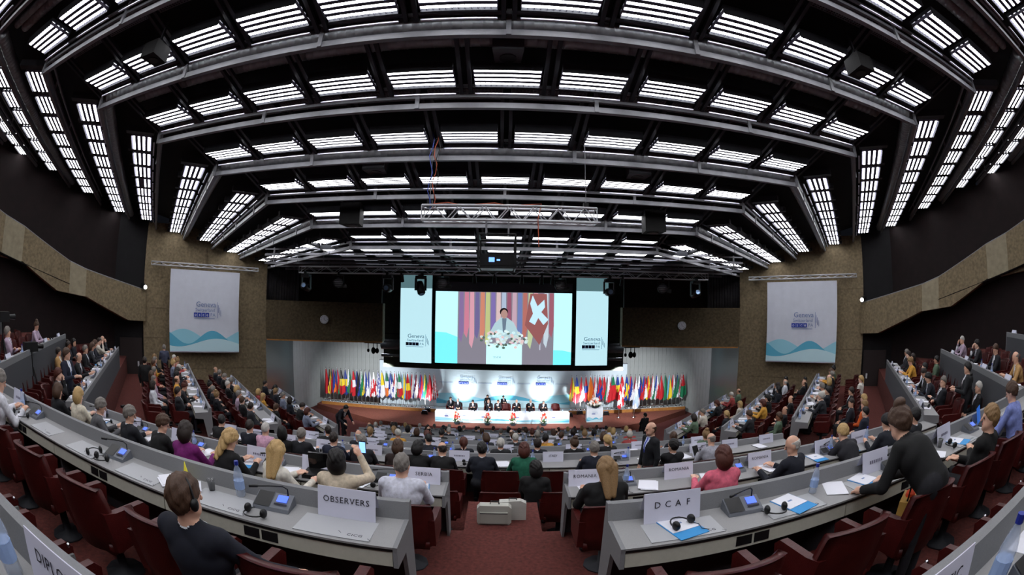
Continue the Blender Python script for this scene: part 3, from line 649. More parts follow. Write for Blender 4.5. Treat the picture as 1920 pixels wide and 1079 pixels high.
# ------------------------------------------------------------------ flags
FW, FR, FB, FG, FY, FK, FO, FL_, FM = (232,232,236), (196,34,44), (36,62,150), (24,120,78), (238,208,50), (28,26,30), (232,120,40), (110,180,220), (120,24,44)
FLAGS_L = [('v',[FR,FR]), ('h',[FK,FY,FR]), ('h',[FR,FB,FO]), ('h',[FB,FR,FG]), ('v',[FK,FY,FR]), ('v',[FB,FY,FB]), ('h',[FW,FG,FR]), ('v',[FR,FW,FR]), ('h',[FB,FK,FB]), ('h',[FW,FG,FY]), ('h',[FW,FB,FW]), ('h',[FB,FW,FR]), ('x',[FW,FR]), ('s',[FB,FW]), ('v',[FY,FW]), ('v',[FG,FW,FO]), ('x',[FB,FW]), ('h',[FR,FW,FG]), ('v',[FG,FW,FR]), ('h',[FL_,FY,FL_]), ('v',[FR,FY,FR]), ('h',[FR,FW,FB]), ('h',[FM,FW,FM]), ('h',[FB,FR,FB]), ('h',[FY,FG,FR]), ('v',[FR,FR]), ('s',[FR,FW])]
FLAGS_R = [('h',[FR,FY,FR]), ('v',[FB,FY,FR]), ('h',[FR,FW]), ('v',[FR,FB,FR]), ('v',[FO,FO]), ('h',[FR,FW,FB]), ('x',[FR,FB]), ('h',[FR,FR,FG]), ('h',[FW,FR]), ('v',[FG,FR,FR]), ('v',[FB,FY,FR]), ('x',[FR,FW]), ('x',[FB,FY]), ('h',[FR,FB,FW]), ('h',[FM,FW,FR]), ('h',[FW,FB,FR]), ('h',[FB,FR,FW]), ('h',[FR,FY,FR]), ('h',[FR,FW,FG]), ('h',[FB,FW,FR]), ('v',[FR,FR]), ('v',[FG,FG]), ('h',[FL_,FY]), ('h',[FR,FW,FG]), ('h',[FB,FG,FW]), ('s',[FR,FW]), ('v',[FR,FG]), ('v',[FY,FW])]
POLE = MB().lathe([(0.016,0), (0.016,2.80)], 8).mesh('pole', mat('flag_pole', (196, 196, 196), 0.3, 0.6), True)
FINIAL = MB().lathe([(0.004,2.80), (0.03,2.83), (0.004,2.90)], 8).mesh('finial', CHROME, True)
FBASE = MB().lathe([(0.17,0), (0.17,0.03), (0.03,0.06), (0.03,0.12)], 12).mesh('base', CHROME, True)
def flagcloth(kind, cols, seed):
    r = random.Random(seed); nt, nw = 14, 10; mb = MB(); ph = r.uniform(0, 6); wmax = r.uniform(0.46, 0.62); top = 2.72; drop = r.uniform(2.0, 2.2)
    for i in range(nt+1):
        for j in range(nw+1):
            t, w = i/nt, j/nw          # t runs down the hanging cloth, w across it from the pole
            wd_ = 0.07+wmax*(t**0.85)*(1-0.35*max(0, t-0.75)*4*0.5)
            x = wd_*(w-0.30); y = 0.075*math.sin(w*8+ph+t*1.5)*min(1, 0.3+t) - 0.03
            z = top - drop*t + 0.34*t*t*(abs(w-0.35)**1.3)*1.6
            mb.v.append((x, y, z))
    names = [rgbm(c, 0.8) for c in cols]; n = len(cols)
    for i in range(nt):
        for j in range(nw):
            t, w = (i+0.5)/nt, (j+0.5)/nw
            if kind == 'h': k = min(n-1, max(0, int((0.62*w+0.55*t-0.10)*n)))
            elif kind == 'v': k = min(n-1, int(t*n))
            elif kind == 'x': k = 1 if abs((t-0.62)*1.3+(w-0.5)*0.5) < 0.14 or abs((w-0.5)-(t-0.62)*0.6) < 0.14 and t > 0.25 else 0
            else: k = int((w+t*0.6)*6) % 2
            a = i*(nw+1)+j; mb.f.append((a, a+1, a+nw+2, a+nw+1)); mb.m.append(k)
    return mb.mesh('flag_cloth', names, True)
CN = {FW: 'white', FR: 'red', FB: 'blue', FG: 'green', FY: 'yellow', FK: 'black', FO: 'orange', FL_: 'light blue', FM: 'maroon'}
def flag(x, y, z, kind, cols, label, seed, k=1.0):
    t = thing('flag', label, 'flag', (x, y, z), 0, 'flags along the back of the stage')
    obj('pole', POLE, t); obj('finial', FINIAL, t); obj('base', FBASE, t); obj('cloth', flagcloth(kind, cols, seed), t)
    return t
for s, lst, xa, xb, nm in ((-1, FLAGS_L, -14.95, -5.45, 'left'), (1, FLAGS_R, 5.65, 16.0, 'right')):
    for k, (kd, cs_) in enumerate(lst):
        x = xa+(xb-xa)*k/(len(lst)-1)
        flag(min(max(x, -14.9), 15.4), 35.55+0.05*(k % 2), SZ+0.25, kd, cs_, '%s flag, %s from the left among flags %s of the table' % (' and '.join(dict.fromkeys(CN[c] for c in cs_)) if len(set(cs_)) < 3 else ' '.join(CN[c] for c in cs_), (ORD[k] if k < 20 else 'twenty-'+ORD[k-20]), nm), 100+k+(50 if s > 0 else 0))
flag(9.15, 33.4, SZ, 'x', [FR, FW], 'red flag with a white cross on its own stand right of the lectern', 201).scale = (1.05, 1.05, 1.0)
flag(10.4, 33.4, SZ, 'x', [FW, (176, 196, 226)], 'pale blue and white flag on its own stand, furthest from the lectern', 202).scale = (1.2, 1.1, 1.0)

# ------------------------------------------------------------------ screens
def em(rgb, e=0.75):
    e *= 1.1
    return mat('scr_%d_%d_%d_%d' % (*rgb, int(e*100)), rgb, 0.6, emit=e)
SCX, SY = 0.05, 27.0
sc_ = thing('projection_screen', 'large projection screen showing the speaker before flags', 'screen', (SCX, SY, -3.38))
part('frame', MB().box(-4.17, 4.20, 0.0, 0.06, -0.05, 4.95), STEEL_D, sc_)
part('masking', MB().box(-4.15, 4.18, -0.01, 0.0, 4.38, 4.95), mat('screen_top', (120, 124, 134), 0.8), sc_)
rectm(-4.12, -2.75, 0, 4.36, em((190, 244, 250), 0.85), sc_, -0.012, 'picture_field'); rectm(3.05, 4.15, 0, 4.36, em((190, 244, 250), 0.85), sc_, -0.012, 'picture_field')
rectm(-2.75, 3.05, 0, 4.36, em((150, 146, 160), 0.6), sc_, -0.012, 'picture_field')
for x0, x1, zz in ((-4.12, -2.75, 1.9), (3.05, 4.15, 0.9)):
    mb = MB().poly([(x0,-0.016,0), (x1,-0.016,0), (x1,-0.016,zz*0.85), ((x0+x1)/2,-0.016,zz*0.98), (x0,-0.016,zz)]); part('picture_wave', mb, em((120, 236, 240), 0.85), sc_)
pc = [(120,90,150), (210,110,140), (226,150,170), (90,80,140), (214,120,90), (190,200,120), (110,90,170), (226,190,190), (170,190,220), (140,60,90), (200,160,180), (90,110,180), (180,90,80), (190,210,150), (220,140,150), (120,80,110), (200,220,235), (150,70,90)]
for k in range(18):
    x0 = -2.72+k*0.32; zb = 1.6+0.35*math.sin(k*2.3)
    mb = MB().poly([(x0+0.04,-0.018,zb), (x0+0.2,-0.018,zb-0.3), (x0+0.34,-0.018,zb+0.4), (x0+0.30,-0.018,4.34), (x0+0.06,-0.018,4.34)]); part('picture_flag', mb, em(tuple(int(c*0.8+45) for c in pc[k]), 0.7), sc_)
rectm(2.2, 2.26, 0.9, 2.2, em((200,205,220), 0.7), sc_, -0.02, 'picture_pole')
part('picture_cross', MB().add([(1.75,-0.024,4.2), (2.05,-0.024,3.55), (2.45,-0.024,3.95), (2.5,-0.024,3.5), (2.28,-0.024,3.2), (2.72,-0.024,2.75), (2.42,-0.024,2.42), (2.1,-0.024,2.85), (1.9,-0.024,2.42), (1.55,-0.024,2.62), (1.78,-0.024,3.1), (1.6,-0.024,3.7)], [tuple(range(12))]), em((190, 228, 246), 0.85), sc_)
part('picture_pennant', MB().poly([(1.3,-0.021,2.4), (2.2,-0.021,1.2), (2.7,-0.021,2.5), (2.6,-0.021,4.3), (1.6,-0.021,4.3)]), em((168, 104, 104), 0.6), sc_)
part('picture_jacket', MB().poly([(-0.98,-0.026,1.6), (1.1,-0.026,1.6), (0.62,-0.026,2.55), (0.25,-0.026,2.82), (-0.15,-0.026,2.82), (-0.5,-0.026,2.5)]), em((176, 206, 214), 0.78), sc_); part('picture_lapel', MB().poly([(0.0,-0.028,1.8), (0.12,-0.028,1.8), (0.2,-0.028,2.8), (-0.08,-0.028,2.8)]), em((120, 140, 160), 0.6), sc_)
part('picture_face', MB().ell((0.05,-0.03,3.05), (0.2,0.004,0.27), 14, 8), em((200, 160, 150), 0.6), sc_); part('picture_hair', MB().ell((0.03,-0.028,3.18), (0.25,0.003,0.24), 14, 8), em((40, 34, 38), 0.4), sc_)
rectm(-1.0, 1.15, 0, 1.25, em((198, 246, 246), 0.85), sc_, -0.027, 'picture_lectern')
rr_ = random.Random(5)
for k in range(90):
    a = rr_.uniform(0, 2*PI); q = math.sqrt(rr_.uniform(0, 1)); c = em(rr_.choice([(226,244,244), (206,220,214), (90,110,100), (230,200,200), (210,240,244)]), 0.75)
    part('picture_bloom', MB().ell((0.05+1.4*q*math.cos(a), -0.034, 1.5+0.55*q*math.sin(a)), (0.10, 0.003, 0.08), 6, 4), c, sc_)
text('lettering', 'osce', 0.26, em((140, 170, 190), 0.5), sc_, (-0.35, -0.035, 0.45), (PI/2, 0, 0))
for s in (-1, 1):
    x0, x1 = (-6.25, -4.28) if s < 0 else (4.45, 6.45)
    t = thing('side_screen', 'narrow pale side screen with logo %s of the main screen' % ('left' if s < 0 else 'right'), 'screen', ((x0+x1)/2, SY-0.1, -3.42))
    w = (x1-x0)/2
    part('frame', MB().box(-w-0.05, w+0.05, 0.0, 0.06, -0.12, 5.4), STEEL_D, t)
    rectm(-w, w, 0, 4.55, em((196, 238, 248), 0.72), t, -0.01, 'lit_field'); rectm(-w, w, 4.56, 5.35, em((130, 176, 184), 0.3), t, -0.01, 'upper_field')
    logo(t, -0.02, -0.03, 1.35, 0.82, False)
# ------------------------------------------------------------------ people: one continuous skin per body, grown from a smooth union of bones and meshed
def cap(a, b, ra, rb, cls, s=(1,1,1), fr=None): return ('c', np.array(a, float), np.array(b, float), ra, rb, cls, np.array(s, float), fr)
def elp(c, r, cls, fr=None): return ('e', np.array(c, float), np.array(r, float), 0, 0, cls, None, fr)
def sdf(pr, P):
    t, a, b, ra, rb, cls, s, fr = pr
    if fr is not None: P = (P-fr[1]) @ fr[0]
    if t == 'e':
        q = (P-a)/b; k = np.sqrt((q*q).sum(-1)); return (k-1)*b.min()
    P = P*s; a_ = a*s; b_ = b*s; d = b_-a_; L2 = max((d*d).sum(), 1e-9)
    h = np.clip(((P-a_)@d)/L2, 0, 1); q = P-a_-h[..., None]*d
    return (np.sqrt((q*q).sum(-1)) - (ra+(rb-ra)*h))/s.max()
def centre(pr):
    t, a, b, ra, rb, cls, s, fr = pr
    if t == 'e': lo, hi = a-b.max(), a+b.max()
    else: r = max(ra, rb); lo, hi = np.minimum(a, b)-r/s, np.maximum(a, b)+r/s
    if fr is not None:
        c = (lo+hi)/2; e = np.linalg.norm(hi-lo)/2; c = fr[1]+fr[0]@c; lo, hi = c-e, c+e
    return lo, hi
def field(prims, h, k=0.022, pad=0.05):
    B = [centre(p) for p in prims]
    lo = np.min([b[0] for b in B], 0)-pad; hi = np.max([b[1] for b in B], 0)+pad
    n = np.ceil((hi-lo)/h).astype(int)+1
    V = np.full(n, 0.2); C = np.zeros(n, np.int8); D = np.full(n, 9.0)
    ax = [lo[i]+h*np.arange(n[i]) for i in range(3)]
    for p, (l, u) in zip(prims, B):
        i0 = np.maximum(np.floor((l-pad-lo)/h).astype(int), 0); i1 = np.minimum(np.ceil((u+pad-lo)/h).astype(int)+1, n)
        sl = tuple(slice(a, b) for a, b in zip(i0, i1))
        G = np.stack(np.meshgrid(*[ax[i][sl[i]] for i in range(3)], indexing='ij'), -1)
        d = sdf(p, G); v = V[sl]; kk = k if p[5] in (0,1,2) and p[3] > 0.02 or p[0] == 'e' else 0.006
        hh = np.maximum(kk-np.abs(d-v), 0)/kk; V[sl] = np.minimum(d, v)-hh*hh*kk*0.25
        dd = D[sl]; m = d < dd; C[sl] = np.where(m, p[5], C[sl]); D[sl] = np.minimum(d, dd)
    return V, C, lo, h
def nets(V, lo, h):
    I = V < 0; n = V.shape
    crn = [(a, b, c) for a in (0,1) for b in (0,1) for c in (0,1)]
    def sh(A, c): return A[c[0]:n[0]-1+c[0], c[1]:n[1]-1+c[1], c[2]:n[2]-1+c[2]]
    cnt = sum(sh(I, c).astype(np.int8) for c in crn); act = (cnt > 0) & (cnt < 8)
    idx = np.argwhere(act); ii = [idx[:, 0], idx[:, 1], idx[:, 2]]
    S = np.zeros((len(idx), 3)); N = np.zeros(len(idx))
    for c in crn:
        for a in range(3):
            if c[a] == 0:
                e = list(c); e[a] = 1
                v0 = V[ii[0]+c[0], ii[1]+c[1], ii[2]+c[2]]; v1 = V[ii[0]+e[0], ii[1]+e[1], ii[2]+e[2]]
                x = (v0 < 0) != (v1 < 0); t = np.where(x, v0/np.where(x, v0-v1, 1), 0)
                p = np.array(c, float)[None].repeat(len(idx), 0); p[:, a] += t
                S[x] += p[x]; N[x] += 1
    P = lo + h*(idx + S/N[:, None])
    M_ = np.full(act.shape, -1, np.int64); M_[tuple(ii)] = np.arange(len(idx))
    F = []
    for a in range(3):
        b, c = (a+1) % 3, (a+2) % 3
        s0 = [slice(None)]*3; s1 = [slice(None)]*3; s0[a] = slice(0, -1); s1[a] = slice(1, None)
        X = I[tuple(s0)] != I[tuple(s1)]; E = np.argwhere(X)
        E = E[(E[:, b] > 0) & (E[:, c] > 0) & (E[:, b] < n[b]-1) & (E[:, c] < n[c]-1)]
        o = np.zeros(3, int); eb = o.copy(); eb[b] = 1; ec = o.copy(); ec[c] = 1
        q = [M_[tuple((E-d).T)] for d in (eb+ec, ec, o, eb)]
        Q = np.stack(q, 1); fl_ = I[tuple(E.T)]; Q[~fl_] = Q[~fl_][:, ::-1]; F.append(Q)
    return P, np.concatenate(F)
def tomesh(name, P, F, cls, mats):
    me = bpy.data.meshes.new(name); me.vertices.add(len(P)); me.vertices.foreach_set('co', P.astype(np.float32).ravel())
    me.loops.add(len(F)*4); me.loops.foreach_set('vertex_index', F.astype(np.int32).ravel())
    me.polygons.add(len(F)); me.polygons.foreach_set('loop_start', np.arange(0, len(F)*4, 4, dtype=np.int32))
    try: me.polygons.foreach_set('loop_total', np.full(len(F), 4, np.int32))
    except Exception: pass
    for m in mats: me.materials.append(m)
    me.polygons.foreach_set('material_index', cls.astype(np.int32)); me.polygons.foreach_set('use_smooth', np.ones(len(F), bool))
    me.update(calc_edges=True); me.validate(); return me
def rotm(rx_, rz_):
    c, s = math.cos(rx_), math.sin(rx_); A = np.array([[1,0,0],[0,c,-s],[0,s,c]])
    c, s = math.cos(rz_), math.sin(rz_); return np.array([[c,-s,0],[s,c,0],[0,0,1]]) @ A
SEAT = {   # lean, head pitch, left hand, right hand
    'write': (0.36, -0.50, (-0.15, 0.50, 0.785), (0.12, 0.52, 0.785)),
    'read': (0.16, -0.40, (-0.17, 0.47, 0.785), (0.17, 0.47, 0.785)),
    'listen': (0.0, -0.06, (-0.11, 0.30, 0.63), (0.11, 0.30, 0.63)),
    'fold': (-0.10, -0.02, (0.12, 0.22, 0.80), (-0.12, 0.25, 0.77)),
    'chin': (0.22, -0.12, (-0.14, 0.48, 0.785), (0.03, 0.30, 1.06)),
    'phone': (0.05, 0.0, (-0.18, 0.44, 0.785), (0.17, 0.36, 1.16)),
    'armright': (-0.12, -0.10, (-0.13, 0.28, 0.62), (0.46, 0.30, 0.62)),
    'deep': (0.75, -0.65, (-0.16, 0.62, 0.80), (0.14, 0.64, 0.80))}
def hand(pr, w, f, side, hi):
    f = f/np.linalg.norm(f); upv = np.array([0,0,1.0]); sdv = np.cross(f, upv); sdv /= max(np.linalg.norm(sdv), 1e-6); dn = np.cross(f, sdv); dn = dn if dn[2] < 0 else -dn
    pr.append(cap(w, w+f*0.075, 0.030, 0.034, 2))
    if not hi: pr.append(cap(w+f*0.07, w+f*0.14+dn*0.02, 0.032, 0.024, 2)); return
    for k, L_ in enumerate((0.066, 0.078, 0.073, 0.056)):
        b = w+f*0.085+sdv*(k-1.5)*0.021; m = b+f*L_*0.55+dn*0.006; e = m+f*L_*0.38+dn*0.03
        pr.append(cap(b-f*0.02, m, 0.0115, 0.011, 2)); pr.append(cap(m, e, 0.011, 0.0095, 2))
    tb0 = w+f*0.025-sdv*side*0.028; tm = tb0+f*0.035-sdv*side*0.026; pr.append(cap(tb0, tm, 0.014, 0.0125, 2)); pr.append(cap(tm, tm+f*0.032+sdv*side*0.004, 0.0125, 0.010, 2))
def arm(pr, sh, hd, side, hi, cuff=True):
    sh, hd = np.array(sh, float), np.array(hd, float); d = hd-sh; L_ = np.linalg.norm(d); a, b = 0.295, 0.265
    if L_ > a+b-0.01: hd = sh+d/L_*(a+b-0.01); d = hd-sh; L_ = np.linalg.norm(d)
    x = (a*a-b*b+L_*L_)/(2*L_); hgt = math.sqrt(max(a*a-x*x, 0)); u = d/L_
    pole = np.array([side*0.55, -0.3, -1.0]); pole = pole-u*(pole@u); pole /= np.linalg.norm(pole); e = sh+u*x+pole*hgt
    f = (hd-e)/np.linalg.norm(hd-e)
    pr += [cap(sh, e, 0.066, 0.054, 0), cap(e, hd-f*0.02, 0.053, 0.040, 0), cap(hd-f*0.03, hd-f*0.008, 0.0345, 0.0345, 3)]
    hand(pr, hd, f, side, hi); return e
def headprims(pr, c, Rm, hi):
    fr = (Rm, c)
    pr += [elp((0,-0.006,0.012), (0.078,0.100,0.112), 2, fr), cap((-0.02,0.035,-0.065), (0.02,0.035,-0.065), 0.052, 0.052, 2, fr=fr), cap((0,0.06,-0.098), (0,0.066,-0.098), 0.026, 0.026, 2, fr=fr)]
    pr += [cap((0,0.094,0.012), (0,0.112,-0.022), 0.010, 0.014, 2, fr=fr)]
    for s in (-1, 1): pr.append(elp((s*0.080,-0.008,-0.012), (0.012,0.022,0.034), 2, fr))
    if hi:
        for s in (-1, 1):
            pr += [cap((s*0.026,0.090,0.004), (s*0.038,0.087,0.004), 0.0065, 0.0065, 5, fr=fr), cap((s*0.016,0.092,0.024), (s*0.046,0.084,0.025), 0.008, 0.007, 2, fr=fr)]
        pr.append(cap((-0.02,0.088,-0.056), (0.02,0.088,-0.056), 0.009, 0.009, 6, fr=fr))
_tm = {}
def template(pose, turn=0.0, hi=False, wide=1.0):
    key = (pose, turn, hi, wide)
    if key in _tm: return _tm[key]
    pr = []; standing = pose in ('stand', 'hold', 'bend')
    if standing:
        hip = np.array([0,0,0.93]); lean = 0.95 if pose == 'bend' else 0.03; hp = -0.5 if pose == 'bend' else -0.1
        for s in (-1, 1):
            pr += [cap((s*0.09,0,0.90), (s*0.10,0.02,0.50), 0.088, 0.062, 1), cap((s*0.10,0.02,0.50), (s*0.10,-0.01,0.09), 0.060, 0.042, 1), cap((s*0.10,-0.03,0.045), (s*0.11,0.14,0.04), 0.042, 0.036, 4)]
        pr.append(cap((-0.07,0,0.94), (0.07,0,0.94), 0.125, 0.125, 1, (1,1.2,1)))
        hl, hr = {'stand': ((-0.25,0.06,0.80), (0.25,0.06,0.80)), 'hold': ((-0.10,0.34,1.12), (0.12,0.34,1.14)), 'bend': ((-0.2,0.62,0.80), (0.2,0.62,0.80))}[pose]
    else:
        lean, hp, hl, hr = SEAT[pose]; hip = np.array([0,0,0.545])
        for s in (-1, 1):
            pr += [cap((s*0.09,0.0,0.535), (s*0.12,0.42,0.535), 0.088, 0.064, 1), cap((s*0.12,0.43,0.53), (s*0.13,0.40,0.09), 0.060, 0.042, 1), cap((s*0.13,0.36,0.045), (s*0.14,0.54,0.04), 0.042, 0.036, 4)]
        pr.append(cap((-0.08,-0.02,0.56), (0.08,-0.02,0.56), 0.125, 0.125, 1))
    ax = np.array([0, math.sin(lean), math.cos(lean)]); fwv = np.array([0, math.cos(lean), -math.sin(lean)])
    W_ = wide
    ch = hip+ax*0.30; nb = hip+ax*0.50
    pr += [cap(hip+ax*0.02, ch, 0.158*W_, 0.178*W_, 0, (1,1.25,1)), cap(ch+np.array([-0.09*W_,0,0]), ch+np.array([0.09*W_,0,0]), 0.125, 0.125, 0, (1,1.15,1)),
           cap(hip+ax*0.432+np.array([-0.155*W_,0,0]), hip+ax*0.432+np.array([0.160*W_,0,0]), 0.076, 0.076, 0), cap(hip+ax*0.40+np.array([-0.10*W_,-0.02,0]), nb-ax*0.03, 0.092, 0.068, 0), cap(hip+ax*0.40+np.array([0.10*W_,-0.02,0]), nb-ax*0.03, 0.092, 0.068, 0)]
    hc = nb+ax*0.07+np.array([0,0.02,0.078])
    pr += [cap(nb-ax*0.04, nb-ax*0.006, 0.067, 0.063, 3), cap(nb, hc-np.array([0,0.02,0.06]), 0.060, 0.058, 2)]
    Rm = rotm(hp, turn); headprims(pr, hc, Rm, hi)
    for s, hd in ((-1, hl), (1, hr)): arm(pr, hip+ax*0.425+np.array([s*0.175*W_,0,0]), hd, s, hi)
    h = 0.0105 if hi else 0.023
    V, C, lo, h = field(pr, h)
    P, F = nets(V, lo, h)
    ctr = P[F].mean(1); dd = np.stack([sdf(p_, ctr) for p_ in pr]); cl = np.array([p_[5] for p_ in pr])[dd.argmin(0)].astype(int)
    rel = ctr-hip; hh = rel@ax; ff = rel@fwv; xx = np.abs(rel[:, 0])
    v = (cl == 0) & (ff > 0.06) & (hh > 0.20) & (hh < 0.52) & (xx < 0.065*(hh-0.18)/0.3); cl[v] = 3
    cl[v & (xx < 0.016)] = 7
    base = [BLACK, BLACK, SKINS[0], PAPER, BLACK, BLACK, rgbm((170, 100, 96)), BLACK]
    me = tomesh('person_'+pose, P, F, cl, base)
    _tm[key] = (me, hc, Rm); return _tm[key]
_hm = {}
def hairmesh(kind, pose, turn, hi, wide):
    key = (kind, pose, turn, hi, wide)
    if key in _hm: return _hm[key]
    me, hc, Rm = template(pose, turn, hi, wide)
    h = 0.008 if hi else 0.015; lo = np.array([-0.2,-0.24,-0.42]); n = np.ceil((np.array([0.2,0.17,0.26])-lo)/h).astype(int)+1
    ax = [lo[i]+h*np.arange(n[i]) for i in range(3)]; G = np.stack(np.meshgrid(*ax, indexing='ij'), -1)
    X, Y, Z = G[..., 0], G[..., 1], G[..., 2]
    th = {'crop': 0.010, 'short': 0.017, 'bald': 0.006}.get(kind, 0.024)
    sh = sdf(elp((0,-0.008,0.016), (0.078+th, 0.100+th, 0.112+th), 0), G)
    sh = sh + 0.004*np.sin(X*95+Y*40)*np.cos(Z*70+X*30) + 0.0025*np.sin(X*210+Z*60)*np.cos(Y*170)       # tousled surface
    plane = (0.062-0.92*(0.095-Y))-Z
    if kind == 'bald': d = np.maximum(np.maximum(np.maximum(sh, plane), Z-0.045), Y-0.005)
    else: d = np.maximum(sh, plane)
    if kind == 'bob':
        b = sdf(elp((0,-0.028,-0.035), (0.112,0.105,0.135), 0), G); b = np.maximum(b, Y-0.028); d = np.minimum(d, b)
    if kind in ('long', 'wavy'):
        b = sdf(cap((-0.025,-0.06,0.0), (-0.025,-0.105,-0.30), 0.090, 0.036, 0, (1,1.5,1)), G); b2 = sdf(cap((0.03,-0.06,0.0), (0.03,-0.10,-0.29), 0.090, 0.034, 0, (1,1.5,1)), G)
        b = np.minimum(b, b2)+(0.006*np.sin(Z*52+X*60) if kind == 'wavy' else 0.002*np.sin(X*120)); b = np.maximum(b, Y-0.03); d = np.minimum(d, b)
    if kind == 'bun': d = np.minimum(d, sdf(elp((0,-0.045,0.145), (0.06,0.06,0.05), 0), G))
    if kind == 'tail': d = np.minimum(d, sdf(cap((0,-0.11,0.02), (0,-0.13,-0.16), 0.035, 0.02, 0), G))
    P, F = nets(d, lo, h); P = P @ Rm.T + hc
    hmesh = tomesh('hair_'+kind, P, F, np.zeros(len(F)), [BLACK]); _hm[key] = hmesh; return hmesh
HAIRC = {'black': (22,19,20), 'dark': (40,30,26), 'brown': (74,52,38), 'red': (78,36,26), 'grey': (120,114,108), 'white': (186,182,176), 'blonde': (182,150,100), 'fair': (138,108,72)}
def hairmat(nm, c):
    if 'hair_'+nm in MATS: return MATS['hair_'+nm]
    m = mat('hair_'+nm, c, 0.55); nt = m.node_tree; b = nt.nodes['Principled BSDF']; l = lin(c)
    tc = nt.nodes.new('ShaderNodeTexCoord'); mp = nt.nodes.new('ShaderNodeMapping'); mp.inputs['Scale'].default_value = (330, 330, 16)
    n = nt.nodes.new('ShaderNodeTexNoise'); n.inputs['Scale'].default_value = 1.0; n.inputs['Detail'].default_value = 4
    r = nt.nodes.new('ShaderNodeValToRGB'); e = r.color_ramp.elements; e[0].position = 0.32; e[1].position = 0.68
    e[0].color = (*[v*0.6 for v in l], 1); e[1].color = (*[min(1, v*1.3) for v in l], 1)
    bp = nt.nodes.new('ShaderNodeBump'); bp.inputs['Strength'].default_value = 0.3; bp.inputs['Distance'].default_value = 0.01
    k = nt.links.new; k(tc.outputs['Object'], mp.inputs['Vector']); k(mp.outputs['Vector'], n.inputs['Vector']); k(n.outputs['Fac'], r.inputs['Fac'])
    k(r.outputs['Color'], b.inputs['Base Color']); k(n.outputs['Fac'], bp.inputs['Height']); k(bp.outputs['Normal'], b.inputs['Normal'])
    return m
def setm(o, slot, m):
    o.material_slots[slot].link = 'OBJECT'; o.material_slots[slot].material = m
def person(loc, rz, label, pose='listen', turn=0.0, hi=False, top=(24,26,34), suit=True, trousers=(24,24,30), skin=0, hair='short', hairc='dark', shirt=(225,228,235), tie=(60,40,60), wide=1.0, group=None):
    me, hc, Rm = template(pose, turn, hi, wide)
    o = tag(obj('person', me, None, loc, rz), label, 'person', group)
    fab = mat('cloth_%d_%d_%d' % tuple(top), top, 0.85, noise=0.18, scale=26); tm = mat('cloth_%d_%d_%d' % tuple(trousers), trousers, 0.85, noise=0.18, scale=26)
    setm(o, 0, fab); setm(o, 1, tm); setm(o, 2, SKINS[skin])
    setm(o, 3, rgbm(tuple(shirt)) if suit else fab); setm(o, 7, rgbm(tuple(tie)) if suit else fab)
    if hair:
        hm_ = hairmesh(hair, pose, turn, hi, wide); c = HAIRC[hairc]
        h_ = obj('hair', hm_, o); setm(h_, 0, hairmat(hairc, c))
    return o
def headset_on(o, pose, turn, hi, wide=1.0):
    me, hc, Rm = template(pose, turn, hi, wide); mb = MB()
    pts = [Vector(tuple(hc + Rm @ np.array([0.105*math.cos(a), -0.005, 0.135*math.sin(a)]))) for a in [PI*k/12 for k in range(13)]]
    mb.tube(pts, 0.007, 5)
    for s in (-1, 1): c = hc + Rm @ np.array([s*0.098, 0.0, -0.01]); mb.ell(tuple(c), (0.022, 0.034, 0.04), 10, 6)
    part('headset', mb, BLACK, o, True)
# ------------------------------------------------------------------ desks: local x along the row, +y towards the stage, ridge at y=0, z=0 at the floor
RH = 0.86
class Desk: pass
DESKS = []
def desk(P0, L_, rz, k, label, name, ref, rev=False):
    d = Desk(); d.P0 = P0; d.L = L_; d.rz = rz; d.k = k; d.z = FL[k]; d.name = name; d.ref = ref; d.rev = rev
    t = thing('conference_desk', label, 'desk', (P0[0], P0[1], FL[k]), rz, 'long conference desks')
    part('front_panel', MB().box(0, L_, -0.04, 0.0, 0.0, RH-0.02), LAM_D, t)
    part('ridge', MB().prism([(-0.055,RH-0.13), (0.004,RH-0.13), (0.004,RH), (-0.05,RH), (-0.095,RH-0.12), (-0.095,RH-0.13)], 0, L_, axis=0), LAM_R, t)
    part('desk_top', MB().prism([(-0.09,RH-0.145), (-0.09,RH-0.12), (-0.49,RH-0.13), (-0.49,RH-0.145)], 0, L_, axis=0), LAM, t)
    part('edge_strip', MB().box(0, L_, -0.488, -0.475, RH-0.165, RH-0.146), RUBBER, t)
    n = max(1, round(L_/1.9)); w = L_/n
    for j in range(n):
        fp = part('fascia_panel', MB().prism([(-0.478,RH-0.166), (-0.46,RH-0.166), (-0.475,RH-0.275), (-0.500,RH-0.275)], j*w+0.006, (j+1)*w-0.006, axis=0), FASCIA, t)
        xs = (j+0.5)*w
        for dx in (-0.075, 0.075): part('power_socket', MB().prism([(-0.487,RH-0.185), (-0.475,RH-0.185), (-0.485,RH-0.255), (-0.500,RH-0.255)], xs+dx-0.065, xs+dx+0.065, axis=0), BLACK, fp)
        if j: part('support', MB().box(j*w-0.02, j*w+0.02, -0.42, -0.04, 0.0, RH-0.15), LAM_D, t)
    prof = [(0.006,0), (0.006,RH+0.004), (-0.052,RH+0.004), (-0.098,RH-0.115), (-0.495,RH-0.128), (-0.495,RH-0.165), (-0.510,RH-0.28), (-0.26,RH-0.30), (-0.17,0)]
    for x in (-0.03, L_): part('end_panel', MB().prism(prof, x, x+0.03, axis=0), LAM_R, t)
    DESKS.append(d); return d
def dp(d, s, t, h=0.0):
    c, n = math.cos(d.rz), math.sin(d.rz); return (d.P0[0]+c*s+n*t, d.P0[1]+n*s-c*t, d.z+h)
TOPH = RH-0.124
D0L = desk((-7.5, RY[0]), 6.86, 0, 0, 'nearest grey desk at the lower left corner, before the camera', 'nearest left desk', 'left')
D0R = desk((0.68, RY[0]), 6.86, 0, 0, 'nearest grey desk at the lower right corner, before the camera', 'nearest right desk', 'left')
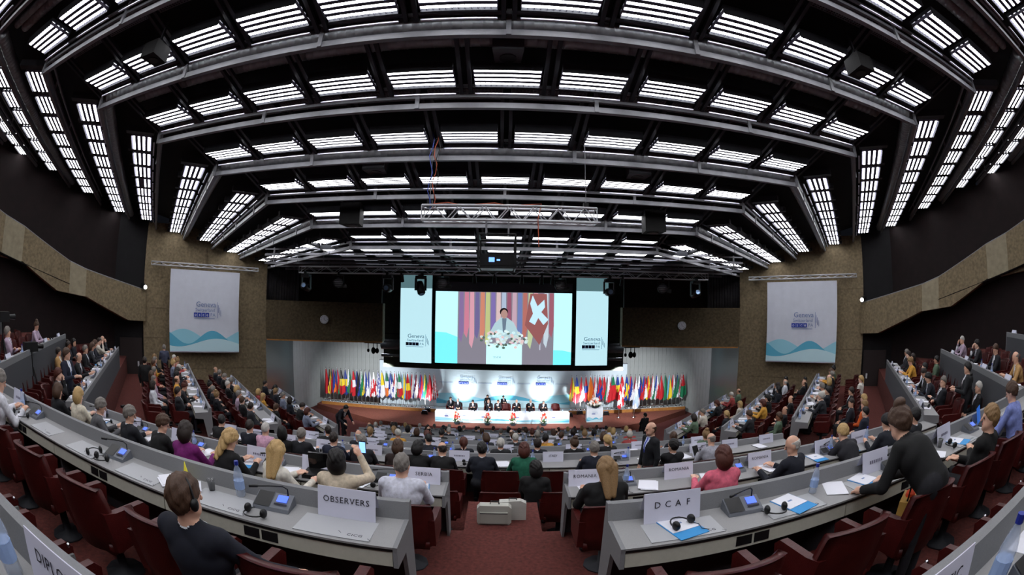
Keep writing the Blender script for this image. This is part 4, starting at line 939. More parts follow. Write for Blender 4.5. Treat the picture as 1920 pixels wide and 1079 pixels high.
D1L = desk((-8.3, RY[1]), 7.65, 0, 1, 'long grey desk with the OBSERVERS sign, left of the aisle', 'OBSERVERS desk', 'left')
D1R = desk((0.77, RY[1]), 7.6, 0, 1, 'long grey desk with the DCAF sign, right of the aisle', 'DCAF desk', 'left')
D2L = desk((-7.7, RY[2]), 7.05, 0, 2, 'long grey desk with two SERBIA signs, left of the aisle', 'SERBIA desk', 'left')
D2R = desk((0.80, RY[2]), 7.0, 0, 2, 'long grey desk with three ROMANIA signs, right of the aisle', 'ROMANIA desk', 'left')
CEN = {}
HW = {3: 6.45, 4: 5.6, 5: 4.7, 6: 5.3, 7: 6.0, 8: 6.4, 9: 6.9, 10: 7.0}
for k in range(3, 11):
    w = HW[k]
    CEN[k] = desk((-w, RY[k]), 2*w, 0, k, ('grey centre desk with the two ITALY signs, third row from the camera' if k == 3 else 'grey centre desk across the hall, %s row from the camera' % ORD[k-1]), ('ITALY desk' if k == 3 else '%s centre desk' % ORD[k-1]), 'left')
SIDE = {}
SN = {0: 'outermost', 1: 'second outer', 2: 'outer aisle', 3: 'inner aisle', 4: 'middle', 5: 'innermost'}
for k, near, Ls in ((0, -8.9, 5.0), (1, -8.6, 8.0), (2, -8.2, 9.6), (3, -7.7, 8.9), (4, -6.5, 8.6), (5, -5.5, 7.4)):
    c = RC[k]; u = Vector((-0.7071, 0.7071)); pn = Vector((near, c-near))
    if k == 0: pn = pn + u*3.2
    pf = pn+u*Ls
    SIDE[('L', k)] = desk((pf.x, pf.y), Ls, -PI/4, k, 'grey %s desk of the left side block, running towards the banner wall' % SN[k], 'left %s desk' % SN[k], 'wall')
    SIDE[('R', k)] = desk((-pn.x, pn.y), Ls, PI/4, k, 'grey %s desk of the right side block, running towards the banner wall' % SN[k], 'right %s desk' % SN[k], 'wall', True)

# ------------------------------------------------------------------ chairs
def chair_meshes():
    S = MB(); S.prism([(-0.27,-0.24), (0.27,-0.24), (0.25,0.24), (-0.25,0.24)], 0.36, 0.45); S.prism([(-0.24,-0.2), (0.24,-0.2), (0.22,0.22), (-0.22,0.22)], 0.45, 0.475)
    Bk = MB(); n = 10; ro = []
    for j, z in enumerate((0.38, 0.55, 0.72, 0.86, 0.93, 0.95)):
        for k in range(n+1):
            a = -1+2*k/n; y = -0.30-0.05*(z-0.38)/0.57*1.6+0.13*a*a*(1.0 if j < 5 else 0.9); x = 0.325*a*(1.0-0.05*(z > 0.9))
            zz = z-0.05*a*a*(z > 0.8)
            ro.append((x, y, zz))
    m = len(ro); Bk.v = ro+[(x*0.93, y+0.07, z-(0.015 if z > 0.9 else 0)) for x, y, z in ro]
    for j in range(5):
        for k in range(n):
            a = j*(n+1)+k; q = (a, a+1, a+n+2, a+n+1); Bk.f.append(q[::-1]); Bk.f.append(tuple(i+m for i in q)); Bk.m += [0, 0]
    for k in range(n): a = 5*(n+1)+k; Bk.f.append((a, a+1, a+1+m, a+m)); Bk.m.append(0)
    for k in range(5):
        for e in (0, n): a = k*(n+1)+e; Bk.f.append((a, a+n+1, a+n+1+m, a+m)); Bk.m.append(0)
    for k in range(n): Bk.f.append((k, k+1, k+1+m, k+m)); Bk.m.append(0)
    A = MB()
    for zt, zb, y0, y1 in ((0.68, 0.40, -0.22, 0.26),):
        A.prism([(y0,zb), (y1-0.06,zb), (y1,zt-0.05), (y1-0.05,zt), (y0+0.1,zt+0.02), (y0-0.04,zt+0.05)], -0.035, 0.035, axis=0)
    Pd = MB().lathe([(0.2,0.0), (0.2,0.02), (0.045,0.05), (0.045,0.36)], 10)
    T = MB().prism([(-0.16,0.30), (0.16,0.30), (0.18,0.60), (-0.10,0.62), (-0.18,0.5)], -0.012, 0.012, axis=0)
    return S.mesh('seat', LEATHER, True), Bk.mesh('backrest', LEATHER, True), A.mesh('armrest', LEATHER, False), Pd.mesh('pedestal', STEEL_D, True), T.mesh('writing_tablet', TABLET), MB().ell((0.04,0.21,0.67), (0.018,0.018,0.018), 8, 6).mesh('tablet_hinge', CHROME, True)
CH = chair_meshes()
def chair(loc, rz, label, group, tablet=False):
    t = thing('leather_chair', label, 'chair', loc, rz, group)
    obj('seat', CH[0], t); obj('backrest', CH[1], t); obj('armrest', CH[2], t, (-0.30,0,0)); obj('armrest', CH[2], t, (0.30,0,0)); obj('pedestal', CH[3], t)
    if tablet: w_ = obj('writing_tablet', CH[4], t, (0.36,0.05,0)); obj('tablet_hinge', CH[5], w_, (-0.04,-0.05,0))
    return t
# ------------------------------------------------------------------ things on the desks
CON = [MB().prism([(-0.09,0), (0.08,0), (0.07,0.085), (-0.075,0.025)], -0.15, 0.15, axis=0).mesh('console_body', GREYDEV),
       MB().add([(-0.142,-0.076,0.027), (-0.01,-0.076,0.027), (-0.01,0.066,0.086), (-0.142,0.066,0.086)], [(0,1,2,3)]).mesh('speaker_grille', BLACK),
       MB().add([(0.03,-0.02,0.053), (0.115,-0.02,0.053), (0.115,0.045,0.080), (0.03,0.045,0.080)], [(0,1,2,3)]).mesh('console_screen', SCRB),
       MB().tube([(0.10,0.06,0.07), (0.10,0.065,0.13), (0.07,0.05,0.155), (-0.02,-0.0,0.165), (-0.12,-0.05,0.165)], [0.006,0.006,0.006,0.006,0.006], 6).tube([(-0.10,-0.04,0.165), (-0.16,-0.07,0.165)], 0.011, 8).mesh('gooseneck_microphone', BLACK, True),
       MB().add([(0.02,-0.05,0.041), (0.125,-0.05,0.041), (0.125,-0.035,0.048), (0.02,-0.035,0.048)], [(0,1,2,3)]).mesh('button_row', INK)]
for me in (CON[1], CON[2], CON[4]):
    for v in me.vertices: v.co.z += 0.003
def console(loc, rz, label, full=True):
    t = thing('microphone_console', label, 'microphone', loc, rz, 'microphone consoles')
    for n_, me in zip(('console_body', 'speaker_grille', 'console_screen', 'gooseneck_microphone', 'button_row'), CON if full else CON[:3]):
        q_ = obj(n_, me, t)
        if n_ == 'console_screen' and not full: q_.material_slots[0].link = 'OBJECT'; q_.material_slots[0].material = SCRF
bnd = MB().tube([(0.08*math.cos(a), 0.10*math.sin(a)*0.9, 0.02+0.012*math.sin(a)) for a in [PI*k/10 for k in range(11)]], 0.006, 5).mesh('headband', BLACK, True)
cup = MB().ell((0,0,0.035), (0.022,0.036,0.036), 10, 7).mesh('ear_cup', BLACK, True)
cord = MB().tube([(0.08,-0.02,0.01), (0.10,-0.07,0.006), (0.06,-0.13,0.006), (0.08,-0.18,0.006)], 0.003, 4).mesh('headset_cord', BLACK)
def headset(loc, rz, label, full=True):
    t = thing('headset', label, 'headset', loc, rz, 'interpretation headsets')
    obj('headband', bnd, t); obj('ear_cup', cup, t, (-0.08,-0.01,0)); obj('ear_cup', cup, t, (0.08,-0.01,0))
    if full: obj('headset_cord', cord, t)
_sg = {}
def sign(loc, rz, txt, label, w=0.40, size=0.062, h=0.20, two=None):
    t = thing('name_sign', label, 'sign', loc, rz, 'country name signs')
    key = (w, h)
    if key not in _sg: _sg[key] = (MB().add([(-w/2,-0.06,0), (w/2,-0.06,0), (w/2,0,h), (-w/2,0,h), (w/2,-0.055,0.0), (-w/2,-0.055,0.0), (w/2,0.004,h), (-w/2,0.004,h)], [(0,1,2,3), (4,5,7,6), (0,3,7,5), (1,4,6,2), (3,2,6,7)]).mesh('card_front', CARD), MB().add([(-w/2,0.06,0.06), (w/2,0.06,0.06), (w/2,0.004,h), (-w/2,0.004,h)], [(0,1,2,3)]).mesh('card_back', CARD))
    cf = obj('card_front', _sg[key][0], t); obj('card_back', _sg[key][1], t)
    tilt = PI/2 - math.atan2(0.06, h)
    def at(q): return (0, -0.06*(1-q/h)-0.004, q)
    if txt:
        if txt == 'DCAF':
            for k, ch in enumerate(txt): q = at(h*0.6); text('lettering', ch, size, INK, cf, ((k-1.5)*size*1.15, q[1], q[2]), (tilt, 0, 0))
        else: text('lettering', txt, size, INK, cf, at(h*(0.60 if not two else 0.76)), (tilt, 0, 0), space=1.15)
        if two: text('lettering', two, size, INK, cf, at(h*0.44), (tilt, 0, 0), space=1.15)
    else:
        mb = MB()
        for k in range(7): x = -w*0.24+k*w*0.075; q = h*0.5; mb.add([(x,-0.06*(1-(q-0.014)/h)-0.003,q-0.014), (x+w*0.05,-0.06*(1-(q-0.014)/h)-0.003,q-0.014), (x+w*0.05,-0.06*(1-(q+0.014)/h)-0.003,q+0.014), (x,-0.06*(1-(q+0.014)/h)-0.003,q+0.014)], [(0,1,2,3)])
        part('faint_lettering', mb, INKG, cf)
    return t
PAPERS = [MB().box(-0.105,0.105,-0.148,0.148,0,0.003).mesh('paper', PAPER),
          MB().box(-0.105,0.105,-0.148,0.148,0,0.008).box(-0.14,0.08,-0.13,0.16,0.008,0.012).mesh('papers', PAPER)]
def paper(loc, rz, label, kind=0):
    if kind == 2:
        t = thing('document_folder', label, 'folder', loc, rz, 'papers on the desks'); part('folder', MB().box(-0.12,0.12,-0.165,0.165,0,0.005), BLUEP, t)
        part('sheet', MB().box(-0.115,0.11,-0.06,0.16,0.005,0.009), PAPER, t); part('print_mark', MB().box(-0.02,0.03,0.04,0.06,0.009,0.0095), LOGOG, t); return t
    o = obj('paper_sheet' if kind == 0 else 'paper_stack', PAPERS[kind], None, loc, rz); return tag(o, label, 'papers', 'papers on the desks')
CUP = MB().add([], []); CUP = MB().lathe([(0.026,0), (0.036,0.10), (0.034,0.10), (0.0245,0.004), (0.0,0.004)], 12).mesh('cup', GLASS, True)
def cupo(loc, label): return tag(obj('plastic_cup', CUP, None, loc), label, 'cup')
def mato(d, s, label):
    t = thing('desk_mat', label, 'desk mat', dp(d, s, 0.30, TOPH), d.rz, 'pale desk mats')
    mt_ = part('mat', MB().box(-0.27,0.27,-0.16,0.16,-0.006,0.0015), mat('mat_grey', (164, 166, 170), 0.45), t)
    text('lettering', 'CICG', 0.042, INK, mt_, (0.16,-0.11,0.003), (0,0,0))
    part('logo_stroke', MB().poly([(0.06,-0.10,0.003), (0.066,-0.10,0.003), (0.04,-0.075,0.003), (0.034,-0.075,0.003)]), INK, mt_); part('logo_stroke', MB().poly([(0.25,-0.13,0.003), (0.256,-0.13,0.003), (0.282,-0.155,0.003), (0.276,-0.155,0.003)]), INK, mt_)
# ------------------------------------------------------------------ seating
DARK = [(22,23,30), (18,18,20), (28,30,40), (34,34,38), (24,26,36), (20,20,24), (38,40,46)]
LIGHT = [(206,208,216), (150,166,204), (196,188,176), (150,60,60), (180,140,90), (120,128,150), (90,110,90), (204,150,60), (170,150,170)]
CNAME = {(206,208,216): 'white shirt', (150,166,204): 'light blue shirt', (196,188,176): 'cream top', (150,60,60): 'red top', (180,140,90): 'tan jacket', (120,128,150): 'grey blue shirt', (90,110,90): 'green grey jacket', (204,150,60): 'yellow top', (170,150,170): 'lilac top'}
CNAME.update({c: n for c, n in zip(DARK, ('dark navy suit', 'black suit', 'navy suit', 'charcoal suit', 'dark blue suit', 'black jacket', 'dark grey suit'))})
PDESC = {'write': 'writing', 'read': 'reading', 'listen': 'sitting upright', 'fold': 'leaning back', 'chin': 'hand at chin'}
rp = random.Random(21)
def place(d, i, n):   # wording of a seat
    j = (n-1-i) if d.rev else i
    return '%s from %s, %s' % (ORD[j], d.ref, d.name)
def randperson(d, s, t, i, n, back=False):
    pose = rp.choice(['write', 'read', 'listen', 'fold', 'chin', 'read', 'listen'] if not back else ['listen', 'fold', 'read'])
    if back and pose == 'read': pose = 'listen'
    turn = rp.choice([0.0, 0.0, 0.55, -0.55]); dark = rp.random() < 0.72; c = rp.choice(DARK if dark else LIGHT)
    woman = rp.random() < 0.36
    hair = rp.choice(['bob', 'long', 'bob', 'bun', 'tail']) if woman else rp.choice(['short', 'short', 'crop', 'bald', 'short'])
    hc = rp.choice(['dark', 'black', 'brown', 'blonde', 'red', 'fair'] if woman else ['dark', 'black', 'grey', 'brown', 'white', 'grey'])
    lab = 'person in %s, %s, %s%s' % (CNAME[c], PDESC[pose], 'rear seats, ' if back else '', place(d, i, n))
    person(dp(d, s, t+rp.uniform(-0.04, 0.04)), d.rz+rp.uniform(-0.12, 0.12), lab, pose, turn, False, c, dark and not woman or rp.random() < 0.3, rp.choice(DARK), rp.choice([0,1,2,0,4,3 if rp.random() < 0.25 else 1]), hair, hc, wide=1.0, group='people seated at the desks')
def seats(d, pitch=0.95, off=0.48):
    n = int((d.L-2*off+0.01)/pitch)+1; o = (d.L-(n-1)*pitch)/2
    return [o+pitch*i for i in range(n)]
def furnish(d, ss, full, signs, mats=False, dens=1.0, nosign=False, skip=()):
    n = len(ss)
    for i, s in enumerate(ss):
        pl = place(d, i, n)
        if i % 2 == 0 and i+1 < n:
            m = (s+ss[i+1])/2
            console(dp(d, m, 0.20, TOPH), d.rz, 'grey microphone console with %s, %s' % ('lit blue screen' if full else 'blue screen', pl), full)
        if mats: mato(d, s, 'pale desk mat printed CICG, %s' % pl)
        if rp.random() < 0.85*dens and i not in skip: paper(dp(d, s+rp.uniform(-0.1, 0.1), 0.33, TOPH+0.003), d.rz+rp.uniform(-0.5, 0.5), '%s, %s' % (('white paper sheet', 'stack of white papers', 'white paper on blue folder')[(kk := rp.choice([0, 1, 1, 2, 0]))], pl), kk)
        if not full and rp.random() < 0.8*dens: paper(dp(d, s+rp.uniform(0.15, 0.3), rp.uniform(0.18, 0.3), TOPH+0.001), d.rz+rp.uniform(-0.6, 0.6), 'loose white papers beside the console, %s' % pl, rp.choice([0, 1]))
        if rp.random() < (0.55 if full else 0.4)*dens: headset(dp(d, s+0.27, 0.36, TOPH), d.rz+rp.uniform(-1.5, 1.5), 'black headset lying on the desk, %s' % pl, full)
        if rp.random() < 0.5*dens: bottle(dp(d, s-0.33, 0.19, TOPH), 'water bottle with blue cap, %s' % pl)
        if not nosign and i % 2 == 0: sign(dp(d, s+0.12, 0.13, TOPH), d.rz, None, 'white name sign with faint lettering, %s' % pl)
def chairs_for(d, ss, t, word, tablet=False, skip=()):
    n = len(ss)
    for i, s in enumerate(ss):
        if i in skip: continue
        chair(dp(d, s, t), d.rz, 'dark red leather chair in %s, %s' % (word, place(d, i, n)), 'red conference chairs', tablet)

# --- nearest desks (row 0): only what stands on them
def x0(d, x, t, h=0.0): return dp(d, x-d.P0[0], t, TOPH+h)
sign(x0(D0L, -1.06, 0.13), 0, 'DIPLOMATIC', 'white sign reading DIPLOMATIC CORPS at the lower left corner', w=0.52, size=0.060, h=0.25, two='CORPS')
sign(x0(D0R, 1.03, 0.13), 0, 'DIPLOMATIC', 'white sign reading DIPLOMATIC CORPS at the lower right corner', w=0.52, size=0.060, h=0.25, two='CORPS')
bottle(x0(D0L, -1.52, 0.19), 'tall water bottle with blue cap at the lower left corner, behind another', sc=1.3); bottle(x0(D0L, -1.32, 0.36), 'water bottle with pale label close to the lower left sign', sc=1.2)
console(x0(D0L, -1.78, 0.34), 0.1, 'microphone console cut by the lower left picture edge'); console(x0(D0R, 1.72, 0.34), -0.1, 'microphone console near the lower right picture corner')
bottle(x0(D0R, 1.50, 0.22), 'water bottle with blue cap at the lower right corner, behind another', sc=1.3); bottle(x0(D0R, 1.36, 0.40), 'water bottle with pale label close to the lower right sign', sc=1.2); cupo(x0(D0R, 1.24, 0.24), 'clear plastic cup beside the lower right sign')
paper(x0(D0R, 1.95, 0.2), 0.2, 'small white sheet on the nearest desk at the lower right', 0); paper(x0(D0R, 2.4, 0.3), 0.2, 'white paper on blue folder on the nearest desk at the lower right', 2)
# --- row 1
def at(d, xs): return [x-d.P0[0] for x in xs]
r1l = at(D1L, [-1.08-0.95*i for i in range(8)][::-1]); r1r = at(D1R, [1.22+0.95*i for i in range(7)])
chairs_for(D1L, r1l, 0.88, 'front seat line'); chairs_for(D1R, r1r, 0.88, 'front seat line')
chairs_for(D1L, r1l[:-1], 1.80, 'rear seat line', True); chairs_for(D1R, r1r[1:], 1.80, 'rear seat line', True)
for d, ss in ((D1L, r1l), (D1R, r1r)):
    n = len(ss)
    for i, s in enumerate(ss): mato(d, s, 'pale desk mat printed CICG, %s' % place(d, i, n))
for k, x in enumerate((-1.62, -3.48, -5.45)): console(dp(D1L, x-D1L.P0[0], 0.20, TOPH), 0.05, 'microphone console with blue screen on the OBSERVERS desk, %s from the aisle' % ORD[k]); headset(dp(D1L, x-0.06-D1L.P0[0], 0.40, TOPH), 0.4*k+2.9, 'black headset below the %s console from the aisle on the OBSERVERS desk' % ORD[k])
headset(dp(D1L, -5.75-D1L.P0[0], 0.36, TOPH), 1.0, 'black headset left of the leftmost console on the OBSERVERS desk'); headset(dp(D1L, -3.75-D1L.P0[0], 0.34, TOPH), 1.2, 'black headset left of the middle console on the OBSERVERS desk')
for k, x in enumerate((1.76, 3.58, 5.5)): console(dp(D1R, x-D1R.P0[0], 0.20, TOPH), -0.05, 'microphone console with blue screen on the DCAF desk, %s from the aisle' % ORD[k])
headset(dp(D1R, 1.98-D1R.P0[0], 0.36, TOPH), 3.1, 'black headset lying right of the first console on the DCAF desk')
headset(dp(D1R, 1.22-D1R.P0[0], 0.30, TOPH+0.01), 0.5, 'black headset lying on a blue folder beside the DCAF sign'); headset(dp(D1R, 3.45-D1R.P0[0], 0.38, TOPH), 2.4, 'black headset before the second console of the DCAF desk'); headset(dp(D1R, 4.7-D1R.P0[0], 0.34, TOPH), 1.0, 'black headset beside the cup on the DCAF desk')
for k, x in enumerate((1.22, 2.2, 3.1, 4.95)): paper(dp(D1R, x-D1R.P0[0], 0.30, TOPH+0.002), 0.25, 'white paper on blue folder, %s on the DCAF desk from the aisle' % ORD[k], 2)
paper(dp(D1R, 4.3-D1R.P0[0], 0.33, TOPH+0.002), 0.5, 'white sheets beside the person in black on the DCAF desk', 1); paper(dp(D1R, 2.72-D1R.P0[0], 0.24, TOPH+0.002), -0.5, 'white leaflet with blue square on the DCAF desk', 0)
cupo(dp(D1R, 4.55-D1R.P0[0], 0.24, TOPH), 'pale cup on the DCAF desk among the headsets'); bottle(dp(D1R, 2.48-D1R.P0[0], 0.20, TOPH), 'water bottle standing in the middle of the DCAF desk')
sign(dp(D1L, -1.05-D1L.P0[0], 0.13, TOPH), 0, 'OBSERVERS', 'white sign reading OBSERVERS beside the aisle', w=0.43, size=0.062, h=0.215); sign(dp(D1R, 1.19-D1R.P0[0], 0.13, TOPH), 0, 'DCAF', 'white sign reading DCAF beside the aisle', w=0.43, size=0.068, h=0.215)
sign(dp(D1R, 3.35-D1R.P0[0], 0.13, TOPH), 0, None, 'white sign behind the second console of the DCAF desk'); sign(dp(D1R, 4.75-D1R.P0[0], 0.13, TOPH), 0.1, None, 'white tilted sign on the DCAF desk right of the cup'); sign(dp(D1L, -6.15-D1L.P0[0], 0.13, TOPH), 0, None, 'white sign at the left end of the OBSERVERS desk')
bottle(dp(D1L, -1.95-D1L.P0[0], 0.16, TOPH), 'water bottle left of the first console on the OBSERVERS desk', sc=1.3); cupo(dp(D1L, -2.22-D1L.P0[0], 0.20, TOPH), 'clear plastic cup on the OBSERVERS desk'); bottle(dp(D1L, -5.9-D1L.P0[0], 0.2, TOPH), 'water bottle at the left end of the OBSERVERS desk')
paper(dp(D1L, -2.62-D1L.P0[0], 0.24, TOPH+0.002), -0.6, 'fanned printed papers before the person with the yellow card', 1); paper(dp(D1L, -2.45-D1L.P0[0], 0.30, TOPH+0.012), -0.9, 'printed leaflet beside the fanned papers on the OBSERVERS desk', 0); paper(dp(D1L, -6.1-D1L.P0[0], 0.3, TOPH+0.002), 0.3, 'pink and white papers at the left end of the OBSERVERS desk', 1)
o = obj('yellow_card', MB().prism([(-0.09,0), (0.09,0.02), (0.0,0.16)], -0.002, 0.002, axis=1).mesh('yellow_card', rgbm((236, 224, 60))), None, dp(D1L, -2.55-D1L.P0[0], 0.14, TOPH), -0.5); tag(o, 'folded yellow card leaning at the ridge of the OBSERVERS desk', 'card')
NAVY, BLK = (17,20,33), (14,14,16)
def P1(d, x, t, label, **k): return person(dp(d, x-d.P0[0], t), d.rz+k.pop('rz', 0.0), label, hi=k.pop('hi', True), **k)
p = P1(D1L, -1.62, 1.14, 'person in navy suit with headset, arm on the chair, at the OBSERVERS desk', pose='armright', turn=-0.35, top=NAVY, hair='short', hairc='brown', rz=0.05, wide=1.12); headset_on(p, 'armright', -0.35, True, 1.12)
P1(D1L, -5.75, 0.86, 'person in white shirt writing at the left picture edge', pose='write', top=(205,206,214), suit=False, hair='short', hairc='grey')
P1(D1R, 3.08, 1.12, 'person in black bending over the DCAF desk to write', pose='bend', top=BLK, suit=False, hair='bun', hairc='brown', rz=0.15)
P1(D1R, 4.40, 0.95, 'person in black coat seated at the right part of the DCAF desk', pose='fold', turn=0.6, top=BLK, suit=False, hair='short', hairc='fair')
P1(D1R, 6.15, 0.80, 'person in blue checked shirt typing at the right picture edge', pose='write', top=(116,128,186), suit=False, hair='short', hairc='brown')
lt = thing('laptop', 'blue lidded laptop before the person in the checked shirt', 'laptop', dp(D1R, 5.95-D1R.P0[0], 0.25, TOPH), 0.3)
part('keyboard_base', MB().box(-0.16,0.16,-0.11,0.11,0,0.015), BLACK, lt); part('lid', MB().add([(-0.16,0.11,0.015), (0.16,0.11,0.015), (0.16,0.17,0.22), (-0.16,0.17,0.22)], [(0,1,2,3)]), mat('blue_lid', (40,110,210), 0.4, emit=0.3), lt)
bg = thing('handbag', 'tan leather handbag with red scarf on a chair at the DCAF desk', 'handbag', dp(D1R, 3.15-D1R.P0[0], 0.84, 0.475), 0.5)
part('bag_body', MB().prism([(-0.18,0), (0.18,0), (0.14,0.26), (-0.14,0.26)], -0.07, 0.07, axis=1), mat('tan_leather', (176,136,66), 0.5), bg); part('bag_strap', MB().tube([(-0.1,0,0.25), (-0.08,0,0.38), (0.08,0,0.38), (0.1,0,0.25)], 0.012, 6), BLACK, bg); part('scarf', MB().ell((0.05,0,0.26), (0.08,0.05,0.05)), rgbm((214,70,30)), bg); part('clasp', MB().box(-0.03,0.03,-0.075,-0.07,0.14,0.18), CHROME, bg)
# --- row 2
r2l = [-0.98, -1.74, -2.52, -3.36, -4.05, -4.6, -5.25, -6.0, -6.75, -7.35]; r2r = [1.12, 1.85, 2.55, 3.55, 4.4, 5.2, 6.1, 6.95]
S2l, S2r = at(D2L, r2l), at(D2R, r2r)
LK = 'at the SERBIA desk'
P1(D2L, -1.04, 0.86, 'person in white shirt with lanyard at the aisle end of the SERBIA desk', pose='read', top=(200,202,216), suit=False, hair='crop', hairc='grey', wide=1.1)
P1(D2L, -1.74, 0.90, 'person in beige knit top holding up a phone '+LK, pose='phone', top=(196,182,160), suit=False, hair='bob', hairc='black', wide=1.05)
P1(D2L, -2.55, 0.95, 'person in cream jacket with long fair hair '+LK, pose='read', turn=0.5, top=(206,202,192), suit=False, hair='long', hairc='blonde', rz=-0.5, skin=2)
P1(D2L, -3.40, 0.85, 'person in black jacket with wavy fair hair writing '+LK, pose='write', turn=-0.3, top=BLK, suit=False, hair='wavy', hairc='blonde', rz=-0.35)
P1(D2L, -3.98, 0.92, 'person in purple waistcoat '+LK, pose='read', top=(110,24,100), suit=False, hair='bob', hairc='dark')
P1(D2L, -4.66, 0.86, 'person in black suit holding papers '+LK, pose='write', turn=-0.5, top=BLK, hair='short', hairc='brown', rz=-0.3)
P1(D2L, -5.3, 0.86, 'person in dark suit using a phone '+LK, pose='read', turn=-0.5, top=(20,22,30), hair='short', hairc='grey', rz=-0.2)
P1(D2L, -6.25, 0.92, 'person in grey suit texting near the left end of the SERBIA desk', pose='write', top=(84,84,88), hair='short', hairc='grey', rz=-0.6)
P1(D2L, -6.95, 0.80, 'person in cream dress '+LK+' beside the grey suit', pose='read', top=(204,196,178), suit=False, hair='bob', hairc='blonde', skin=2, hi=False)
P1(D2L, -7.55, 0.95, 'person in dark blouse at the far left end of the SERBIA desk', pose='read', top=(18,18,24), suit=False, hair='bob', hairc='brown', hi=False)
P1(D2R, 1.10, 0.92, 'person in black dress with long brown hair at the ROMANIA desk', pose='read', turn=0.1, top=BLK, suit=False, hair='long', hairc='fair', skin=1, wide=1.05)
P1(D2R, 2.52, 0.88, 'person in pink jacket at the ROMANIA desk', pose='read', top=(206,96,118), suit=False, hair='bob', hairc='red', skin=2)
P1(D2R, 3.62, 0.86, 'person in navy suit with bald head at the ROMANIA desk', pose='read', turn=0.55, top=NAVY, hair='bald', hairc='white', wide=1.12, rz=0.35)
P1(D2R, 5.02, 0.70, 'person bent low with short fair hair at the ROMANIA desk', pose='deep', top=(30,30,36), suit=False, hair='short', hairc='blonde')
P1(D2R, 6.35, 0.86, 'person in dark suit seated right of the bent person, ROMANIA desk', pose='listen', turn=0.4, top=(24,26,32), hair='short', hairc='black', hi=False)
P1(D2R, 5.75, 0.86, 'person in dark jacket leaning forward near the ROMANIA desk end', pose='write', top=(22,26,36), hair='short', hairc='black', hi=False)
chairs_for(D2L, S2l, 0.90, 'front seat line'); chairs_for(D2R, S2r, 0.90, 'front seat line')
for k, (x, tx) in enumerate(((-0.91, 'SERBIA'), (-2.32, 'SERBIA'))): sign(dp(D2L, x-D2L.P0[0], 0.13, TOPH), 0, tx, 'white sign reading SERBIA, %s' % ('nearest the aisle' if k == 0 else 'left of the beige knit top'), w=0.40)
for k, (x, nm) in enumerate(((1.01, 'nearest the aisle'), (2.23, 'left of the pink jacket'), (3.49, 'right of the pink jacket'))): sign(dp(D2R, x-D2R.P0[0], 0.13, TOPH), 0, 'ROMANIA', 'white sign reading ROMANIA, %s' % nm, w=0.40, size=0.058)
for k, x in enumerate((-3.2, -4.71, -5.9, -6.97)): sign(dp(D2L, x-D2L.P0[0], 0.13, TOPH), 0, None, 'white sign with faint lettering on SERBIA desk, %s beyond the SERBIA signs' % ORD[k])
for k, x in enumerate((4.75, 5.6, 6.6)): sign(dp(D2R, x-D2R.P0[0], 0.13, TOPH), 0, None, 'white sign with faint lettering on the ROMANIA desk, %s after the ROMANIA signs' % ORD[k])
furnish(D2L, S2l, True, None, nosign=True); furnish(D2R, S2r, True, None, nosign=True)
cs_ = thing('black_briefcase', 'open glossy black case on the SERBIA desk', 'case', dp(D2L, -2.2-D2L.P0[0], 0.28, TOPH), 0.1)
part('case_tray', MB().box(-0.22,0.22,-0.15,0.15,0,0.05), BLACK, cs_); part('case_lid', MB().box(-0.20,0.20,0.11,0.15,0.05,0.26), mat('gloss_black', (14,14,16), 0.08), cs_)
# --- row 3
S3 = seats(CEN[3]); D3 = CEN[3]
LK = 'at the ITALY desk'
L3 = [(-5.95, 'write', BLK, 'short', 'black', 'black jacket', True, 0.4), (-5.1, 'read', (20,22,34), 'short', 'dark', 'dark suit', True, 0), (-4.7, 'read', (206,160,184), 'crop', 'white', 'pink shirt', False, 0.0), (-4.25, 'listen', BLK, 'bob', 'black', 'black top', False, 0.5), (-3.85, 'read', (18,19,26), 'short', 'grey', 'black suit beside the sign', True, 0), (-3.15, 'read', (22,28,48), 'crop', 'dark', 'navy suit', True, 0), (-2.6, 'write', (28,28,34), 'short', 'grey', 'charcoal suit', True, 0.4), (-1.85, 'read', (40,26,24), 'bob', 'brown', 'dark brown top', False, 0), (-1.5, 'write', BLK, 'bob', 'black', 'black dress', False, -0.3),
      (-1.05, 'write', BLK, 'bald', 'dark', 'black suit leaning right', True, 0.3), (-0.33, 'read', (20,24,36), 'short', 'black', 'dark blue suit', True, 0), (0.42, 'read', (26,92,70), 'bob', 'red', 'green top', False, 0), (1.70, 'read', (20,24,38), 'short', 'grey', 'navy suit with grey hair', True, 0.2), (3.2, 'fold', (18,18,22), 'short', 'black', 'black jacket seated behind the standing person', True, 0.5), (4.15, 'write', (150,150,160), 'bald', 'grey', 'pale jacket', False, 0.3)]
for x, po, c, hr_, hcx, nm, su, tu in L3:
    P1(D3, x, 0.86+0.1*(abs(x+1.5) < 0.5), 'person in %s %s' % (nm, LK), pose=po, turn=tu, top=c, suit=su, hair=hr_, hairc=hcx, hi=abs(x) < 3.3)
P1(D3, 0.55, 1.78, 'person in black seated in the rear line behind the green top', pose='listen', turn=0.5, top=BLK, suit=False, hair='bob', hairc='black', rz=-0.2)
P1(D3, 2.72, 0.98, 'person in dark suit and blue tie standing, looking left', pose='stand', turn=-0.2, top=(18,20,26), hair='bald', hairc='brown', tie=(50,70,180), rz=1.8, shirt=(190,200,230))
chairs_for(D3, S3, 0.90, 'front seat line'); chairs_for(D3, S3, 1.85, 'rear seat line')
for x, nm in ((1.02, 'right of the green top'), (2.38, 'right of the navy suit with grey hair')): sign(dp(D3, x+6.45, 0.13, TOPH), 0, 'ITALY', 'white sign reading ITALY, %s' % nm, w=0.40, size=0.058)
